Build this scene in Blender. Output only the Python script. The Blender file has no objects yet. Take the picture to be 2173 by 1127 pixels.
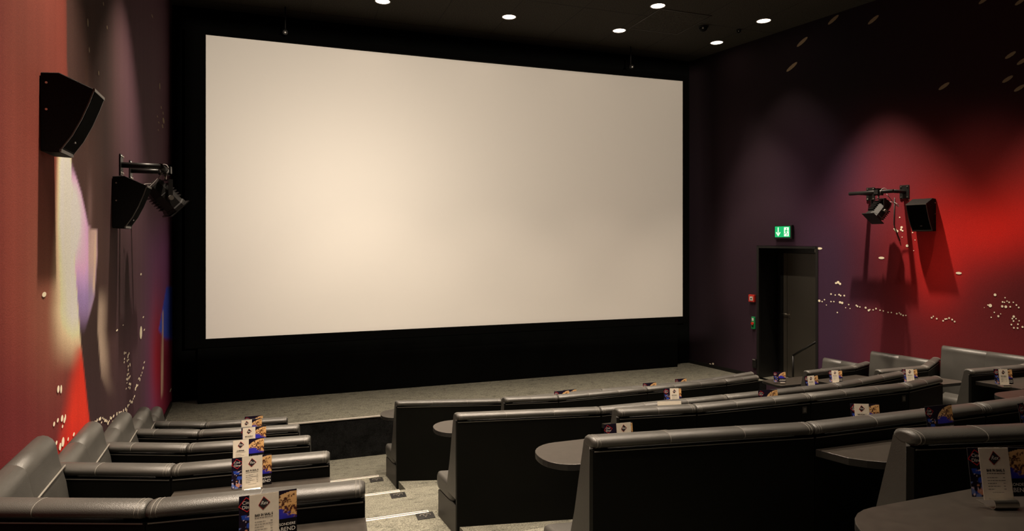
import bpy, bmesh, math, random
import numpy as np
from mathutils import Vector, Matrix
random.seed(7)
S = bpy.context.scene
C = S.collection
PI = math.pi

# ------------------------------------------------------------------ camera
EYE = 2.8
YAW = math.radians(19.27)
F = 1333.0
cam = bpy.data.cameras.new('camera'); camo = bpy.data.objects.new('camera', cam); C.objects.link(camo)
cam.sensor_width = 36.0; cam.lens = F/2173*36.0
cam.shift_y = -55.5/2173
cam.clip_start = 0.05; cam.clip_end = 100
camo.location = (0, 0, EYE); camo.rotation_euler = (PI/2, 0, -YAW)
S.camera = camo
S.view_settings.view_transform = 'Standard'; S.view_settings.look = 'None'
S.view_settings.gamma = 1.0; S.view_settings.use_curve_mapping = False
S.view_settings.exposure = 0.0
# ------------------------------------------------------------------ world and lights
w = bpy.data.worlds.new('world'); S.world = w; w.use_nodes = True
w.node_tree.nodes['Background'].inputs[0].default_value = (1.0, .85, .7, 1)
w.node_tree.nodes['Background'].inputs[1].default_value = 0.0
CEIL = 6.1
WARM = (1.0, .82, .64)
def spot(x, y, power, deg=74, blend=.55, r=.06, tilt=(0, 0), col=WARM, z=CEIL-.03):
    l = bpy.data.lights.new('spot_lamp', 'SPOT'); l.energy = power; l.color = col
    l.spot_size = math.radians(deg); l.spot_blend = blend; l.shadow_soft_size = r
    o = bpy.data.objects.new('spot_lamp', l); C.objects.link(o)
    o.location = (x, y, z); o.rotation_euler = (tilt[0], tilt[1], 0)
    return o
GX = [-.66, 1.18, 3.03, 4.87, 6.71]
GRID = {7.7: (0, 200, 200, 160, 60), 6.6: (0, 440, 340, 290, 0), 5.5: (0, 440, 370, 350, 0), 4.4: (0, 490, 380, 340, 0),
        3.3: (0, 540, 250, 220, 0), 2.2: (220, 250, 40, 0, 0), 1.1: (200, 40, 0, 0, 0)}
for y, row in GRID.items():
    for x, p in zip(GX, row):
        if p > 0: spot(x, y, p)
for x, p in zip(GX, (30, 110, 130, 120, 70)): spot(x, 8.8, p*1.5, deg=46, blend=.8, tilt=(math.radians(-14), 0))
for x, y, p in ((-.55, 6.25, 900), (-.42, 4.05, 1100), (-.30, 2.2, 620)): spot(x, y, p, deg=72, blend=1.0, r=.035)
for x, y, p in ((6.42, 8.1, 420), (6.78, 6.25, 1400), (6.95, 5.1, 200), (7.15, 4.1, 980)): spot(x, y, p, deg=60, blend=1.0, r=.035)
spot(3.5, 7.9, 260, deg=34, blend=.6, tilt=(math.radians(2), math.radians(-42)))  # unseen tilted spot added to brighten the door leaf
P_FILL = 3250
# unseen lamp added behind the camera to brighten the screen, masked to it
def screen_fill(loc, corners_c, half, power):
    l = bpy.data.lights.new('screen_fill_lamp', 'SPOT'); l.energy = power; l.color = (1.0, .86, .70)
    l.spot_size = math.radians(62); l.spot_blend = 0.0; l.shadow_soft_size = .03
    o = bpy.data.objects.new('screen_fill_lamp', l); C.objects.link(o); o.location = loc
    d = Vector(corners_c)-Vector(loc); o.rotation_euler = d.to_track_quat('-Z', 'Y').to_euler()
    l.use_nodes = True; nt = l.node_tree; N = nt.nodes; L = nt.links
    em = [n for n in N if n.type == 'EMISSION'][0]
    tc = N.new('ShaderNodeTexCoord'); sp = N.new('ShaderNodeSeparateXYZ'); L.new(tc.outputs['Normal'], sp.inputs[0])
    def m(op, a, b=None, clamp=False):
        n = N.new('ShaderNodeMath'); n.operation = op; n.use_clamp = clamp
        for i, v in enumerate((a, b)):
            if v is None: continue
            if isinstance(v, (int, float)): n.inputs[i].default_value = v
            else: L.new(v, n.inputs[i])
        return n.outputs[0]
    az = m('ABSOLUTE', sp.outputs[2])
    def edge(c, lo, hi):
        r = m('DIVIDE', c, az)
        a = m('MULTIPLY', m('SUBTRACT', r, lo), 60, True); b = m('MULTIPLY', m('SUBTRACT', hi, r), 60, True)
        return m('MULTIPLY', a, b), r
    ex, rx = edge(sp.outputs[0], -half[0], half[0]); ey, ry = edge(sp.outputs[1], -half[1], half[1])
    rr = m('ADD', m('MULTIPLY', rx, rx), m('MULTIPLY', ry, ry))
    fall = m('DIVIDE', 1.0, m('ADD', 1.0, m('MULTIPLY', rr, .3)))
    L.new(m('MULTIPLY', m('MULTIPLY', ex, ey), fall), em.inputs['Strength'])
    return o
SCR_Y = 9.6; SX0, SX1 = -1.13, 6.59; SZ0, SZ1 = EYE-1.378, EYE+2.83
FILL_LOC = (1.75, -2.6, 4.25)
screen_fill(FILL_LOC, ((SX0+SX1)/2, SCR_Y, (SZ0+SZ1)/2), (4.3/12.2, 2.45/12.2), P_FILL)

# ------------------------------------------------------------------ helpers
def lin(c):
    c = np.asarray(c, float)/255.0
    return np.where(c <= .04045, c/12.92, ((c+.055)/1.055)**2.4)
def proj(X, Y, Z):
    t = Y*math.cos(YAW)+X*math.sin(YAW); a = (X*math.cos(YAW)-Y*math.sin(YAW))/t
    return 1086+F*a, 508-F*(Z-EYE)/t
def mat(name, col, rough=.6, metal=0, emit=None, estr=0, spec=None, noise=None, bump=None, coat=None):
    m = bpy.data.materials.new(name); m.use_nodes = True; nt = m.node_tree; N = nt.nodes; L = nt.links
    b = N['Principled BSDF']; b.inputs['Base Color'].default_value = (*col, 1)
    b.inputs['Roughness'].default_value = rough; b.inputs['Metallic'].default_value = metal
    if spec is not None: b.inputs['Specular IOR Level'].default_value = spec
    if coat: b.inputs['Coat Weight'].default_value = coat
    if emit: b.inputs['Emission Color'].default_value = (*emit, 1); b.inputs['Emission Strength'].default_value = estr
    tc = N.new('ShaderNodeTexCoord')
    if noise:
        sc, amt, det = noise
        n = N.new('ShaderNodeTexNoise'); n.inputs['Scale'].default_value = sc; n.inputs['Detail'].default_value = det
        L.new(tc.outputs['Object'], n.inputs['Vector'])
        r = N.new('ShaderNodeMapRange'); r.inputs['From Min'].default_value = .3; r.inputs['From Max'].default_value = .7
        r.inputs['To Min'].default_value = 1-amt; r.inputs['To Max'].default_value = 1+amt
        L.new(n.outputs[0], r.inputs[0])
        mx = N.new('ShaderNodeVectorMath'); mx.operation = 'SCALE'; mx.inputs[0].default_value = col
        L.new(r.outputs[0], mx.inputs['Scale']); L.new(mx.outputs[0], b.inputs['Base Color'])
    if bump:
        sc, st, kind = bump
        if kind == 'v': n = N.new('ShaderNodeTexVoronoi'); n.inputs['Scale'].default_value = sc
        else: n = N.new('ShaderNodeTexNoise'); n.inputs['Scale'].default_value = sc; n.inputs['Detail'].default_value = 4
        L.new(tc.outputs['Object'], n.inputs['Vector'])
        bp = N.new('ShaderNodeBump'); bp.inputs['Strength'].default_value = st; bp.inputs['Distance'].default_value = .002
        L.new(n.outputs[0], bp.inputs['Height']); L.new(bp.outputs[0], b.inputs['Normal'])
    return m
M = {}
M['leather'] = mat('dark_leather', (.047, .045, .040), .38, spec=.5, noise=(6, .12, 3), bump=(420, .25, 'v'))
M['stitch'] = mat('leather_stitch', (.16, .15, .13), .6)
M['black'] = mat('black_laminate', (.0025, .0026, .0019), .55, spec=.10, noise=(3, .2, 2))
M['side'] = mat('dark_side_panel', (.035, .032, .027), .5, noise=(9, .1, 3))
M['edge'] = mat('edge_strip', (.2, .185, .16), .35, metal=.5)
M['table'] = mat('table_laminate', (.033, .028, .023), .33, spec=.5, noise=(30, .15, 4))
M['table_edge'] = mat('table_edge', (.012, .011, .01), .4)
M['steel'] = mat('brushed_steel', (.72, .68, .6), .28, metal=1, bump=(90, .1, 'n'))
M['nosing'] = mat('step_nosing', (.80, .75, .68), .38, metal=.35)
M['blackmetal'] = mat('black_metal', (.010, .0095, .009), .42, spec=.35)
M['fabric'] = mat('black_stage_fabric', (.0022, .0024, .0022), .95, spec=.05, noise=(2, .3, 2))
M['cloth'] = mat('black_frame_cloth', (.0012, .0012, .0011), .95, spec=.05)
M['cabinet'] = mat('speaker_cabinet', (.005, .0042, .0036), .7, spec=.12, noise=(160, .7, 2), bump=(300, .5, 'n'))
M['grille'] = mat('speaker_grille', (.0022, .0022, .002), .9, spec=.05, bump=(500, .4, 'v'))
M['cabedge'] = mat('speaker_edge', (.07, .062, .055), .4)
M['white'] = mat('white_print', (.75, .72, .66), .6)
M['paper'] = mat('cream_card', (.66, .60, .49), .55, noise=(60, .04, 3))
M['ink'] = mat('black_ink', (.01, .009, .009), .6)
M['grey'] = mat('grey_ink', (.12, .11, .10), .6)
M['redink'] = mat('red_ink', (.45, .01, .015), .5)
M['green'] = mat('green_sign', (.0, .34, .11), .4, emit=(.0, .45, .14), estr=.75)
M['signwhite'] = mat('sign_white', (.8, .9, .84), .4, emit=(.75, 1, .85), estr=.75)
M['greenbox'] = mat('green_plastic', (.01, .32, .10), .35)
M['red'] = mat('red_plastic', (.62, .03, .015), .35)
M['glow'] = mat('lamp_glow', (1, 1, 1), .5, emit=(1, .80, .62), estr=9)
M['door'] = mat('dark_door_paint', (.075, .068, .055), .42, spec=.4, noise=(1.2, .12, 2))
M['jamb'] = mat('black_door_lining', (.005, .005, .0045), .45)
M['cable'] = mat('grey_cable', (.22, .20, .19), .45)
M['wallback'] = mat('plain_dark_wall', (.012, .010, .011), .9)
def carpet(name, c1, c2, c3):
    m = bpy.data.materials.new(name); m.use_nodes = True; nt = m.node_tree; N = nt.nodes; L = nt.links
    b = N['Principled BSDF']; b.inputs['Roughness'].default_value = .95; b.inputs['Specular IOR Level'].default_value = .1
    tc = N.new('ShaderNodeTexCoord')
    def noise(sc, det, rg=.6, mp=None):
        n = N.new('ShaderNodeTexNoise'); n.inputs['Scale'].default_value = sc; n.inputs['Detail'].default_value = det; n.inputs['Roughness'].default_value = rg
        if mp:
            q = N.new('ShaderNodeMapping'); q.inputs['Scale'].default_value = mp; L.new(tc.outputs['Object'], q.inputs[0]); L.new(q.outputs[0], n.inputs['Vector'])
        else: L.new(tc.outputs['Object'], n.inputs['Vector'])
        return n
    n1 = noise(9, 6, .7, (1, 1.9, 1)); n2 = noise(105, 4, .7)
    r1 = N.new('ShaderNodeValToRGB'); e = r1.color_ramp.elements
    e[0].position = .34; e[0].color = (*c1, 1); e[1].position = .60; e[1].color = (*c3, 1)
    e2 = r1.color_ramp.elements.new(.425); e2.color = (*c2, 1)
    L.new(n1.outputs[0], r1.inputs[0])
    r2 = N.new('ShaderNodeMapRange'); r2.inputs['From Min'].default_value = .35; r2.inputs['From Max'].default_value = .65
    r2.inputs['To Min'].default_value = .45; r2.inputs['To Max'].default_value = 1.5
    L.new(n2.outputs[0], r2.inputs[0])
    mx = N.new('ShaderNodeVectorMath'); mx.operation = 'SCALE'; L.new(r1.outputs[0], mx.inputs[0]); L.new(r2.outputs[0], mx.inputs['Scale'])
    L.new(mx.outputs[0], b.inputs['Base Color'])
    bp = N.new('ShaderNodeBump'); bp.inputs['Strength'].default_value = .6; bp.inputs['Distance'].default_value = .006
    L.new(n2.outputs[0], bp.inputs['Height']); L.new(bp.outputs[0], b.inputs['Normal'])
    return m
M['carpet'] = carpet('mottled_carpet', (.070, .070, .055), (.128, .125, .100), (.155, .150, .120))
M['darkcarpet'] = carpet('dark_carpet', (.003, .003, .003), (.007, .007, .007), (.012, .012, .012))
def vcmat(name, rough, grain=None, bumpst=0, spec=.3, seams=False):
    m = bpy.data.materials.new(name); m.use_nodes = True; nt = m.node_tree; N = nt.nodes; L = nt.links
    b = N['Principled BSDF']; b.inputs['Roughness'].default_value = rough; b.inputs['Specular IOR Level'].default_value = spec
    a = N.new('ShaderNodeVertexColor'); a.layer_name = 'Col'
    out = a.outputs[0]
    if grain:
        tc = N.new('ShaderNodeTexCoord'); n = N.new('ShaderNodeTexNoise'); n.inputs['Scale'].default_value = grain; n.inputs['Detail'].default_value = 3
        L.new(tc.outputs['Object'], n.inputs['Vector'])
        r = N.new('ShaderNodeMapRange'); r.inputs['From Min'].default_value = .3; r.inputs['From Max'].default_value = .7
        r.inputs['To Min'].default_value = .86; r.inputs['To Max'].default_value = 1.14; L.new(n.outputs[0], r.inputs[0])
        mx = N.new('ShaderNodeVectorMath'); mx.operation = 'SCALE'; L.new(out, mx.inputs[0]); L.new(r.outputs[0], mx.inputs['Scale']); out = mx.outputs[0]
        if bumpst:
            bp = N.new('ShaderNodeBump'); bp.inputs['Strength'].default_value = bumpst; bp.inputs['Distance'].default_value = .002
            L.new(n.outputs[0], bp.inputs['Height']); L.new(bp.outputs[0], b.inputs['Normal'])
    L.new(out, b.inputs['Base Color'])
    return m
M['mural'] = vcmat('printed_wall_fabric', .85, 150, .35, .15)
M['print'] = vcmat('printed_brochure', .35)
M['bokeh'] = mat('printed_light_dots', (1.0, .90, .68), .8)
M['bokeh_dim'] = mat('printed_dull_dots', (.30, .22, .13), .8)
M['ceilmat'] = mat('black_ceiling_panel', (.05, .046, .038), .9, spec=.1, noise=(70, .45, 5), bump=(90, .5, 'n'))
M['hatch'] = mat('ceiling_seam', (.002, .002, .002), .9)

# the reflective screen: matt white with a broad gain lobe
def screen_mat():
    m = bpy.data.materials.new('projection_screen_white'); m.use_nodes = True; nt = m.node_tree; N = nt.nodes; L = nt.links
    b = N['Principled BSDF']; b.inputs['Base Color'].default_value = (.80, .76, .70, 1); b.inputs['Roughness'].default_value = .55
    b.inputs['Specular IOR Level'].default_value = .5
    g = N.new('ShaderNodeBsdfGlossy'); g.inputs['Roughness'].default_value = .50; g.inputs['Color'].default_value = (.9, .86, .8, 1)
    mx = N.new('ShaderNodeMixShader'); mx.inputs[0].default_value = .25
    L.new(b.outputs[0], mx.inputs[1]); L.new(g.outputs[0], mx.inputs[2])
    L.new(mx.outputs[0], N['Material Output'].inputs[0])
    return m
M['screen'] = screen_mat()

class MB:
    def __init__(s): s.v = []; s.f = []; s.m = []; s.smooth = []; s.slots = []
    def slot(s, k):
        if k not in s.slots: s.slots.append(k)
        return s.slots.index(k)
    def add(s, vs, fs, k, smooth=False):
        o = len(s.v); s.v += [tuple(p) for p in vs]; i = s.slot(k)
        for f in fs: s.f.append(tuple(o+q for q in f)); s.m.append(i); s.smooth.append(smooth)
        return s
    def box(s, a, b, k, mtx=None):
        x0, y0, z0 = a; x1, y1, z1 = b
        vs = [Vector(p) for p in ((x0,y0,z0),(x1,y0,z0),(x1,y1,z0),(x0,y1,z0),(x0,y0,z1),(x1,y0,z1),(x1,y1,z1),(x0,y1,z1))]
        if mtx: vs = [mtx @ p for p in vs]
        return s.add(vs, [(3,2,1,0),(4,5,6,7),(0,1,5,4),(1,2,6,5),(2,3,7,6),(3,0,4,7)], k)
    def prism(s, pts, z0, z1, k, ktop=None, mtx=None):
        n = len(pts); vs = [Vector((p[0], p[1], z0)) for p in pts]+[Vector((p[0], p[1], z1)) for p in pts]
        if mtx: vs = [mtx @ p for p in vs]
        s.add(vs, [tuple(range(n-1, -1, -1))]+[(i, (i+1) % n, n+(i+1) % n, n+i) for i in range(n)], k)
        s.add(vs[n:], [tuple(range(n))], ktop or k)
        return s
    def tube(s, pts, r, k, n=10, caps=True, ang=None):
        pts = [Vector(p) for p in pts]; rings = []; up = None
        for i, p in enumerate(pts):
            d = (pts[min(i+1, len(pts)-1)]-pts[max(i-1, 0)]).normalized()
            if up is None: up = Vector((0, 0, 1)) if abs(d.z) < .9 else Vector((1, 0, 0))
            a = d.cross(up).normalized(); b = a.cross(d).normalized(); up = b
            rr = r[i] if isinstance(r, (list, tuple)) else r
            rings.append([p+(a*math.cos(2*PI*j/n)+b*math.sin(2*PI*j/n))*rr for j in range(n)])
        vs = [q for rg in rings for q in rg]; fs = []
        for i in range(len(rings)-1):
            for j in range(n): fs.append((i*n+j, i*n+(j+1) % n, (i+1)*n+(j+1) % n, (i+1)*n+j))
        s.add(vs, fs, k, True)
        if caps:
            s.add(rings[0], [tuple(range(n-1, -1, -1))], k); s.add(rings[-1], [tuple(range(n))], k)
        return s
    def loft(s, rings, k, closed=True, caps=True, smooth=True):
        n = len(rings[0]); vs = [q for rg in rings for q in rg]; fs = []
        for i in range(len(rings)-1):
            for j in range(n if closed else n-1): fs.append((i*n+j, i*n+(j+1) % n, (i+1)*n+(j+1) % n, (i+1)*n+j))
        s.add(vs, fs, k, smooth)
        if caps: s.add(rings[0], [tuple(range(n-1, -1, -1))], k, False); s.add(rings[-1], [tuple(range(n))], k, False)
        return s
    def build(s, name, parent=None, loc=None, world=False):
        me = bpy.data.meshes.new(name); me.from_pydata(s.v, [], s.f)
        for k in s.slots: me.materials.append(M[k])
        me.polygons.foreach_set('material_index', s.m); me.polygons.foreach_set('use_smooth', s.smooth)
        bm = bmesh.new(); bm.from_mesh(me); bmesh.ops.remove_doubles(bm, verts=bm.verts, dist=1e-5); bmesh.ops.recalc_face_normals(bm, faces=bm.faces)
        bm.to_mesh(me); bm.free(); me.update()
        o = bpy.data.objects.new(name, me); C.objects.link(o)
        if parent:
            o.parent = parent
            if world: o.matrix_parent_inverse = parent.matrix_basis.inverted()
        if loc: o.location = loc
        return o
def tag(o, label=None, cat=None, group=None, kind=None):
    if label: o['label'] = label
    if cat: o['category'] = cat
    if group: o['group'] = group
    if kind: o['kind'] = kind
    return o
def empty(name, loc=(0, 0, 0), rz=0, rot=None, **k):
    o = bpy.data.objects.new(name, None); C.objects.link(o); o.location = loc
    o.rotation_euler = rot if rot else (0, 0, rz); o.empty_display_size = .1
    return tag(o, **k)
def bevel(o, wd=.004, seg=2):
    b = o.modifiers.new('bevel', 'BEVEL'); b.width = wd; b.segments = seg; b.limit_method = 'ANGLE'; b.angle_limit = math.radians(40)
    return o
_tc = {}
def text_geo(txt, size, shear=0, bold=0, align='LEFT', space=1.0):
    key = (txt, size, shear, bold, align, space)
    if key in _tc: return _tc[key]
    cu = bpy.data.curves.new('lettering', 'FONT'); cu.body = txt; cu.size = size; cu.shear = shear; cu.offset = bold
    cu.align_x = align; cu.fill_mode = 'FRONT'; cu.resolution_u = 3; cu.space_character = space
    o = bpy.data.objects.new('lettering', cu); C.objects.link(o)
    dg = bpy.context.evaluated_depsgraph_get(); me = bpy.data.meshes.new_from_object(o.evaluated_get(dg))
    r = ([tuple(v.co) for v in me.vertices], [tuple(p.vertices) for p in me.polygons])
    bpy.data.objects.remove(o); bpy.data.curves.remove(cu); bpy.data.meshes.remove(me)
    _tc[key] = r; return r
def put_text(mb, txt, size, x, z, y, k, **kw):      # lettering upright in the XZ plane, read from -Y
    vs, fs = text_geo(txt, size, **kw); mb.add([(x+p[0], y, z+p[1]) for p in vs], fs, k)
def flat(mb, pts, y, k): mb.add([(p[0], y, p[1]) for p in pts], [tuple(range(len(pts)))], k)

# ------------------------------------------------------------------ plan measures
def wxl(y): return -1.60+.058*(10-y)
def wxr(y): return 8.84-.19*y
STAGE = EYE-2.29; STY = 8.27
YF = 9.72                                   # black fabric wall under and round the screen
def own(k): return .06+.205*(k-1)           # floor level of row k
def top(k): return EYE-(1.70-.205*(k-1))    # top of the padded roll of row k
def aisle(j): return .185+.205*j
def aisle_y(j): return 7.06-1.005*j

# ------------------------------------------------------------------ room shell
fl = MB(); fl.box((-2.2, -3, -.1), (9.8, 10.1, 0), 'carpet'); tag(fl.build('floor'), kind='structure')
st = MB(); st.prism([(wxl(STY)-.1, STY), (wxr(STY)+.1, STY), (wxr(10)+.1, 10.05), (wxl(10)-.1, 10.05)], 0.0, STAGE, 'darkcarpet', 'carpet')
tag(st.build('floor_stage'), kind='structure')
nb = MB(); nb.box((wxl(STY), STY-.008, STAGE-.012), (wxr(STY)-.2, STY+.012, STAGE+.003), 'nosing'); tag(nb.build('trim_1'), kind='structure')
tr = MB()
for j in range(8):
    y = aisle_y(j); z0 = 0 if j == 0 else aisle(j-1)
    tr.box((wxl(y)-.1, -2.95 if j < 7 else -2.95, z0), (8.9+.1, y, aisle(j)), 'carpet')
tag(tr.build('floor_tiers'), kind='structure')
def wallgrid(us_y, zs, xf, colf, name, inward):
    Y, Z = np.meshgrid(us_y, zs, indexing='ij'); X = xf(Y)
    ny, nz = Y.shape; verts = np.stack([X, Y, Z], -1).reshape(-1, 3)
    U, V = proj(X, Y, Z); col = colf(U, V, Y, Z).reshape(-1, 3)
    idx = np.arange(ny*nz).reshape(ny, nz)
    a, b, c, d = idx[:-1, :-1], idx[1:, :-1], idx[1:, 1:], idx[:-1, 1:]
    f = np.stack([a, b, c, d], -1).reshape(-1, 4)
    return verts, f, col
def mixc(col, m, c, gain=1.0):
    m = np.clip(m, 0, 1)[..., None]; return col*(1-m)+lin(c)*gain*m
def gauss(U, V, u, v, su, sv): return np.exp(-(((U-u)/su)**2+((V-v)/sv)**2))
def sstep(x, a, b):
    t = np.clip((x-a)/(b-a), 0, 1); return t*t*(3-2*t)
def nz2(Y, Z, s, seed=0):
    r = np.random.RandomState(seed); o = 0
    for i in range(5):
        ph = r.rand(4)*6.28; fr = s*(.6+r.rand(2)*1.4); o = o+np.sin(Y*fr[0]+ph[0]+np.sin(Z*fr[1]*.7+ph[2]))*np.cos(Z*fr[1]*.4+ph[1])
    return o/5
def poly_edge(V, pts):            # u as a function of v along a broken line
    p = np.array(pts, float); return np.interp(V, p[:, 1], p[:, 0])
def left_cols(U, V, Y, Z):
    GL = 1.5
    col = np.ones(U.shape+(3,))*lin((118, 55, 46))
    col = mixc(col, gauss(U, V, 60, 60, 120, 260), (94, 44, 35))  # upper left darkened in the colour, offsetting strong lamp light there
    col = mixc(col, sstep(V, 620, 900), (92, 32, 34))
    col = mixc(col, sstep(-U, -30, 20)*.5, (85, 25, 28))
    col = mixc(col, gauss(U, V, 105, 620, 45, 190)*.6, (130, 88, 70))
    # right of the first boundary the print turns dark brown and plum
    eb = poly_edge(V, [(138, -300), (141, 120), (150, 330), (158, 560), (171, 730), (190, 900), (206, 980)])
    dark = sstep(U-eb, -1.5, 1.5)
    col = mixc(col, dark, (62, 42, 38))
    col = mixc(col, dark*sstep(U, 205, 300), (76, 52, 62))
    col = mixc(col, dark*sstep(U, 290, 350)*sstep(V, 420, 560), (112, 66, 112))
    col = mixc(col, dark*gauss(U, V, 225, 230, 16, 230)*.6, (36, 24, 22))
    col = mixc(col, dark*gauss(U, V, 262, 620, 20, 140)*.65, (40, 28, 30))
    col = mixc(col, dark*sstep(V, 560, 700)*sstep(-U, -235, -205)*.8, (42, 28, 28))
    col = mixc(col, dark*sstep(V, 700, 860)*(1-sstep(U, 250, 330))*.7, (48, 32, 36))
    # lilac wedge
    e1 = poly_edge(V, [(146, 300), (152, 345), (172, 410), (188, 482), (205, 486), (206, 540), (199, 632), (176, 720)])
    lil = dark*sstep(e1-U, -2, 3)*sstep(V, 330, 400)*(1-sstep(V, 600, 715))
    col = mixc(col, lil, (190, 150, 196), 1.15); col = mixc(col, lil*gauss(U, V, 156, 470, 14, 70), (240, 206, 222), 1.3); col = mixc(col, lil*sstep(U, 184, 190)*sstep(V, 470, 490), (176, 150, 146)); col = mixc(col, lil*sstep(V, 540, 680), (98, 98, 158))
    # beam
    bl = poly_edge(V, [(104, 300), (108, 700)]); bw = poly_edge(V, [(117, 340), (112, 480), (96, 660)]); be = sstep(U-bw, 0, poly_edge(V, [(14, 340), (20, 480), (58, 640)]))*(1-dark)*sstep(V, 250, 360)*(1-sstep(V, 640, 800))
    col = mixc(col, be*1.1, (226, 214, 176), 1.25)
    # red triangle
    rl = poly_edge(V, [(171, 725), (150, 830), (120, 1000)]); rt = sstep(U-rl, -18, 16)*(1-dark)*sstep(V, 725, 745)
    col = mixc(col, rt, (186, 44, 27), 1.0); col = mixc(col, rt*sstep(V, 860, 960)*.5, (160, 24, 24))
    # pale stripe and second cone
    col = mixc(col, dark*sstep(3-np.abs(U-poly_edge(V, [(203, 490), (198, 632)])), 0, 2)*sstep(V, 485, 500)*(1-sstep(V, 600, 632)), (190, 168, 150))
    cl = poly_edge(V, [(210, 560), (206, 700), (214, 800), (235, 860)])
    col = mixc(col, dark*sstep(U-cl, -1, 2)*(1-sstep(U, cl+6, cl+26))*sstep(V, 600, 660)*(1-sstep(V, 740, 850)), (150, 132, 118))
    col = mixc(col, dark*gauss(U, V, 190, 440, 5, 60)*.7, (108, 84, 82))
    col = mixc(col, dark*gauss(U, V, 184, 220, 4, 90)*.4, (92, 64, 50))
    # towards the front: red, blue, pale line
    col = mixc(col, gauss(U, V, 335, 760, 14, 120), (150, 26, 46)); col = mixc(col, sstep(U, 322, 350)*sstep(V, 640, 760)*.8, (120, 22, 38))
    eb2 = poly_edge(V, [(354, 600), (336, 700), (352, 722)])
    col = mixc(col, sstep(U-eb2, -1, 2)*sstep(V, 606, 612)*(1-sstep(V, 712, 724)), (46, 66, 200), 1.5)
    col = mixc(col, sstep(2.2-np.abs(U-poly_edge(V, [(345, 660), (343, 860)])), 0, 1.2)*sstep(V, 655, 665)*(1-sstep(V, 830, 850)), (190, 160, 140))
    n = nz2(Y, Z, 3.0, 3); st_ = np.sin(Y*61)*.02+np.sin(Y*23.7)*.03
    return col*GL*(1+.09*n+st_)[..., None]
def right_cols(U, V, Y, Z):
    GR = 1.35
    col = np.ones(U.shape+(3,))*lin((50, 36, 46))
    col = mixc(col, sstep(U, 1600, 1760), (56, 36, 56)); col = mixc(col, sstep(U, 1760, 1900), (92, 32, 40))
    col = mixc(col, sstep(U, 1900, 2000), (98, 30, 34))
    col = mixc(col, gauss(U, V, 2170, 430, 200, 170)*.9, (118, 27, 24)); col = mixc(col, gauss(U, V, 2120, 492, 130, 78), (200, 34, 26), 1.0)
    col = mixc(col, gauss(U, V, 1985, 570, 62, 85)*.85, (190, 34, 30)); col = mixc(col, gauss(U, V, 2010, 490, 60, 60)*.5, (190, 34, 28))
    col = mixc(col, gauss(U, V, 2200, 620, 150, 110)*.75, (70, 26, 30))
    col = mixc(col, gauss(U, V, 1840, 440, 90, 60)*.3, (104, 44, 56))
    col = mixc(col, sstep(-V, -400, -170)*.9, (24, 15, 18)); col = mixc(col, (1-sstep(V, 120, 330))*gauss(U, V, 1800, 100, 220, 300)*.7, (22, 16, 22))  # top darkened in the colour: part dark print, part painted shade above the beams
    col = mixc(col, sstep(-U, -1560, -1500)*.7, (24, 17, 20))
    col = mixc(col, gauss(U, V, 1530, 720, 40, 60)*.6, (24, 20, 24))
    n = nz2(Y, Z, 2.2, 5)
    return col*GR*(1+.10*n)[..., None]
def build_wall(name, verts, faces, col, dots, xf, thick, nrm):
    me = bpy.data.meshes.new(name); nv = len(verts)
    V = [tuple(p) for p in verts.tolist()]; Fc = [tuple(f) for f in faces.tolist()]; mi = [0]*len(Fc)
    for (y, z, ry, rz_, k, rot) in dots:
        b = len(V); n = 10
        for j in range(n):
            a = 2*PI*j/n; dy = ry*math.cos(a); dz = rz_*math.sin(a)
            dy, dz = dy*math.cos(rot)-dz*math.sin(rot), dy*math.sin(rot)+dz*math.cos(rot)
            V.append((xf(y+dy)+nrm*.003, y+dy, z+dz))
        Fc.append(tuple(range(b, b+n))); mi.append(k)
    me.from_pydata(V, [], Fc)
    for k in ('mural', 'bokeh', 'bokeh_dim'): me.materials.append(M[k])
    me.polygons.foreach_set('material_index', mi)
    ca = me.color_attributes.new('Col', 'FLOAT_COLOR', 'POINT')
    full = np.ones((len(V), 4), np.float32); full[:nv, :3] = np.clip(col, 0, .85); ca.data.foreach_set('color', full.ravel()); me.update()
    o = bpy.data.objects.new(name, me); C.objects.link(o)
    return tag(o, kind='structure')
def unp_left(u, v):               # a point of the printed pattern on the left wall
    a = (u-1086)/F; dx = a*math.cos(YAW)+math.sin(YAW); dy = -a*math.sin(YAW)+math.cos(YAW)
    t = (-1.60+.58)/(dx+.058*dy); return t*dy, EYE+(508-v)/F*t, t
def unp_right(u, v):
    a = (u-1086)/F; dx = a*math.cos(YAW)+math.sin(YAW); dy = -a*math.sin(YAW)+math.cos(YAW)
    t = 8.84/(dx+.19*dy); return t*dy, EYE+(508-v)/F*t, t
# left wall
ys = [unp_left(u, 500)[0] for u in np.arange(-60, 372, 2.5)]; ys = [y for y in ys if 1.7 < y < YF+.2]
ys = sorted(set([-3, -1, .5, 1.2]+ys+[10.0])); zs = np.arange(0, CEIL+.01, .022)
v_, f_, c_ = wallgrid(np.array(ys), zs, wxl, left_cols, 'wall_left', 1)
dl = []
def dotL(u, v, pu, pv, k=1, rot=0):
    y, z, t = unp_left(u, v); y2 = unp_left(u+pu, v)[0]; dl.append((y, z, abs(y2-y)/2, pv*t/F/2, k, rot))
for u, v, pu, pv in [(92,625,9,11),(122,826,5,16),(128,826,4,18),(126,948,5,16),(132,938,6,20),(113,900,4,10),(121,892,4,9),(130,888,5,14),(135,892,4,12),(137,886,3,14),(131,905,3,7),
    (143,932,3,8),(155,922,4,8),(118,940,4,9),(298,706,5,28),(298,582,3,5),(247,701,4,4),(303,673,3,4),(260,690,2,2),(305,700,3,4),(361,828,4,5)]: dotL(u, v, pu, pv)
random.seed(11)
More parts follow.
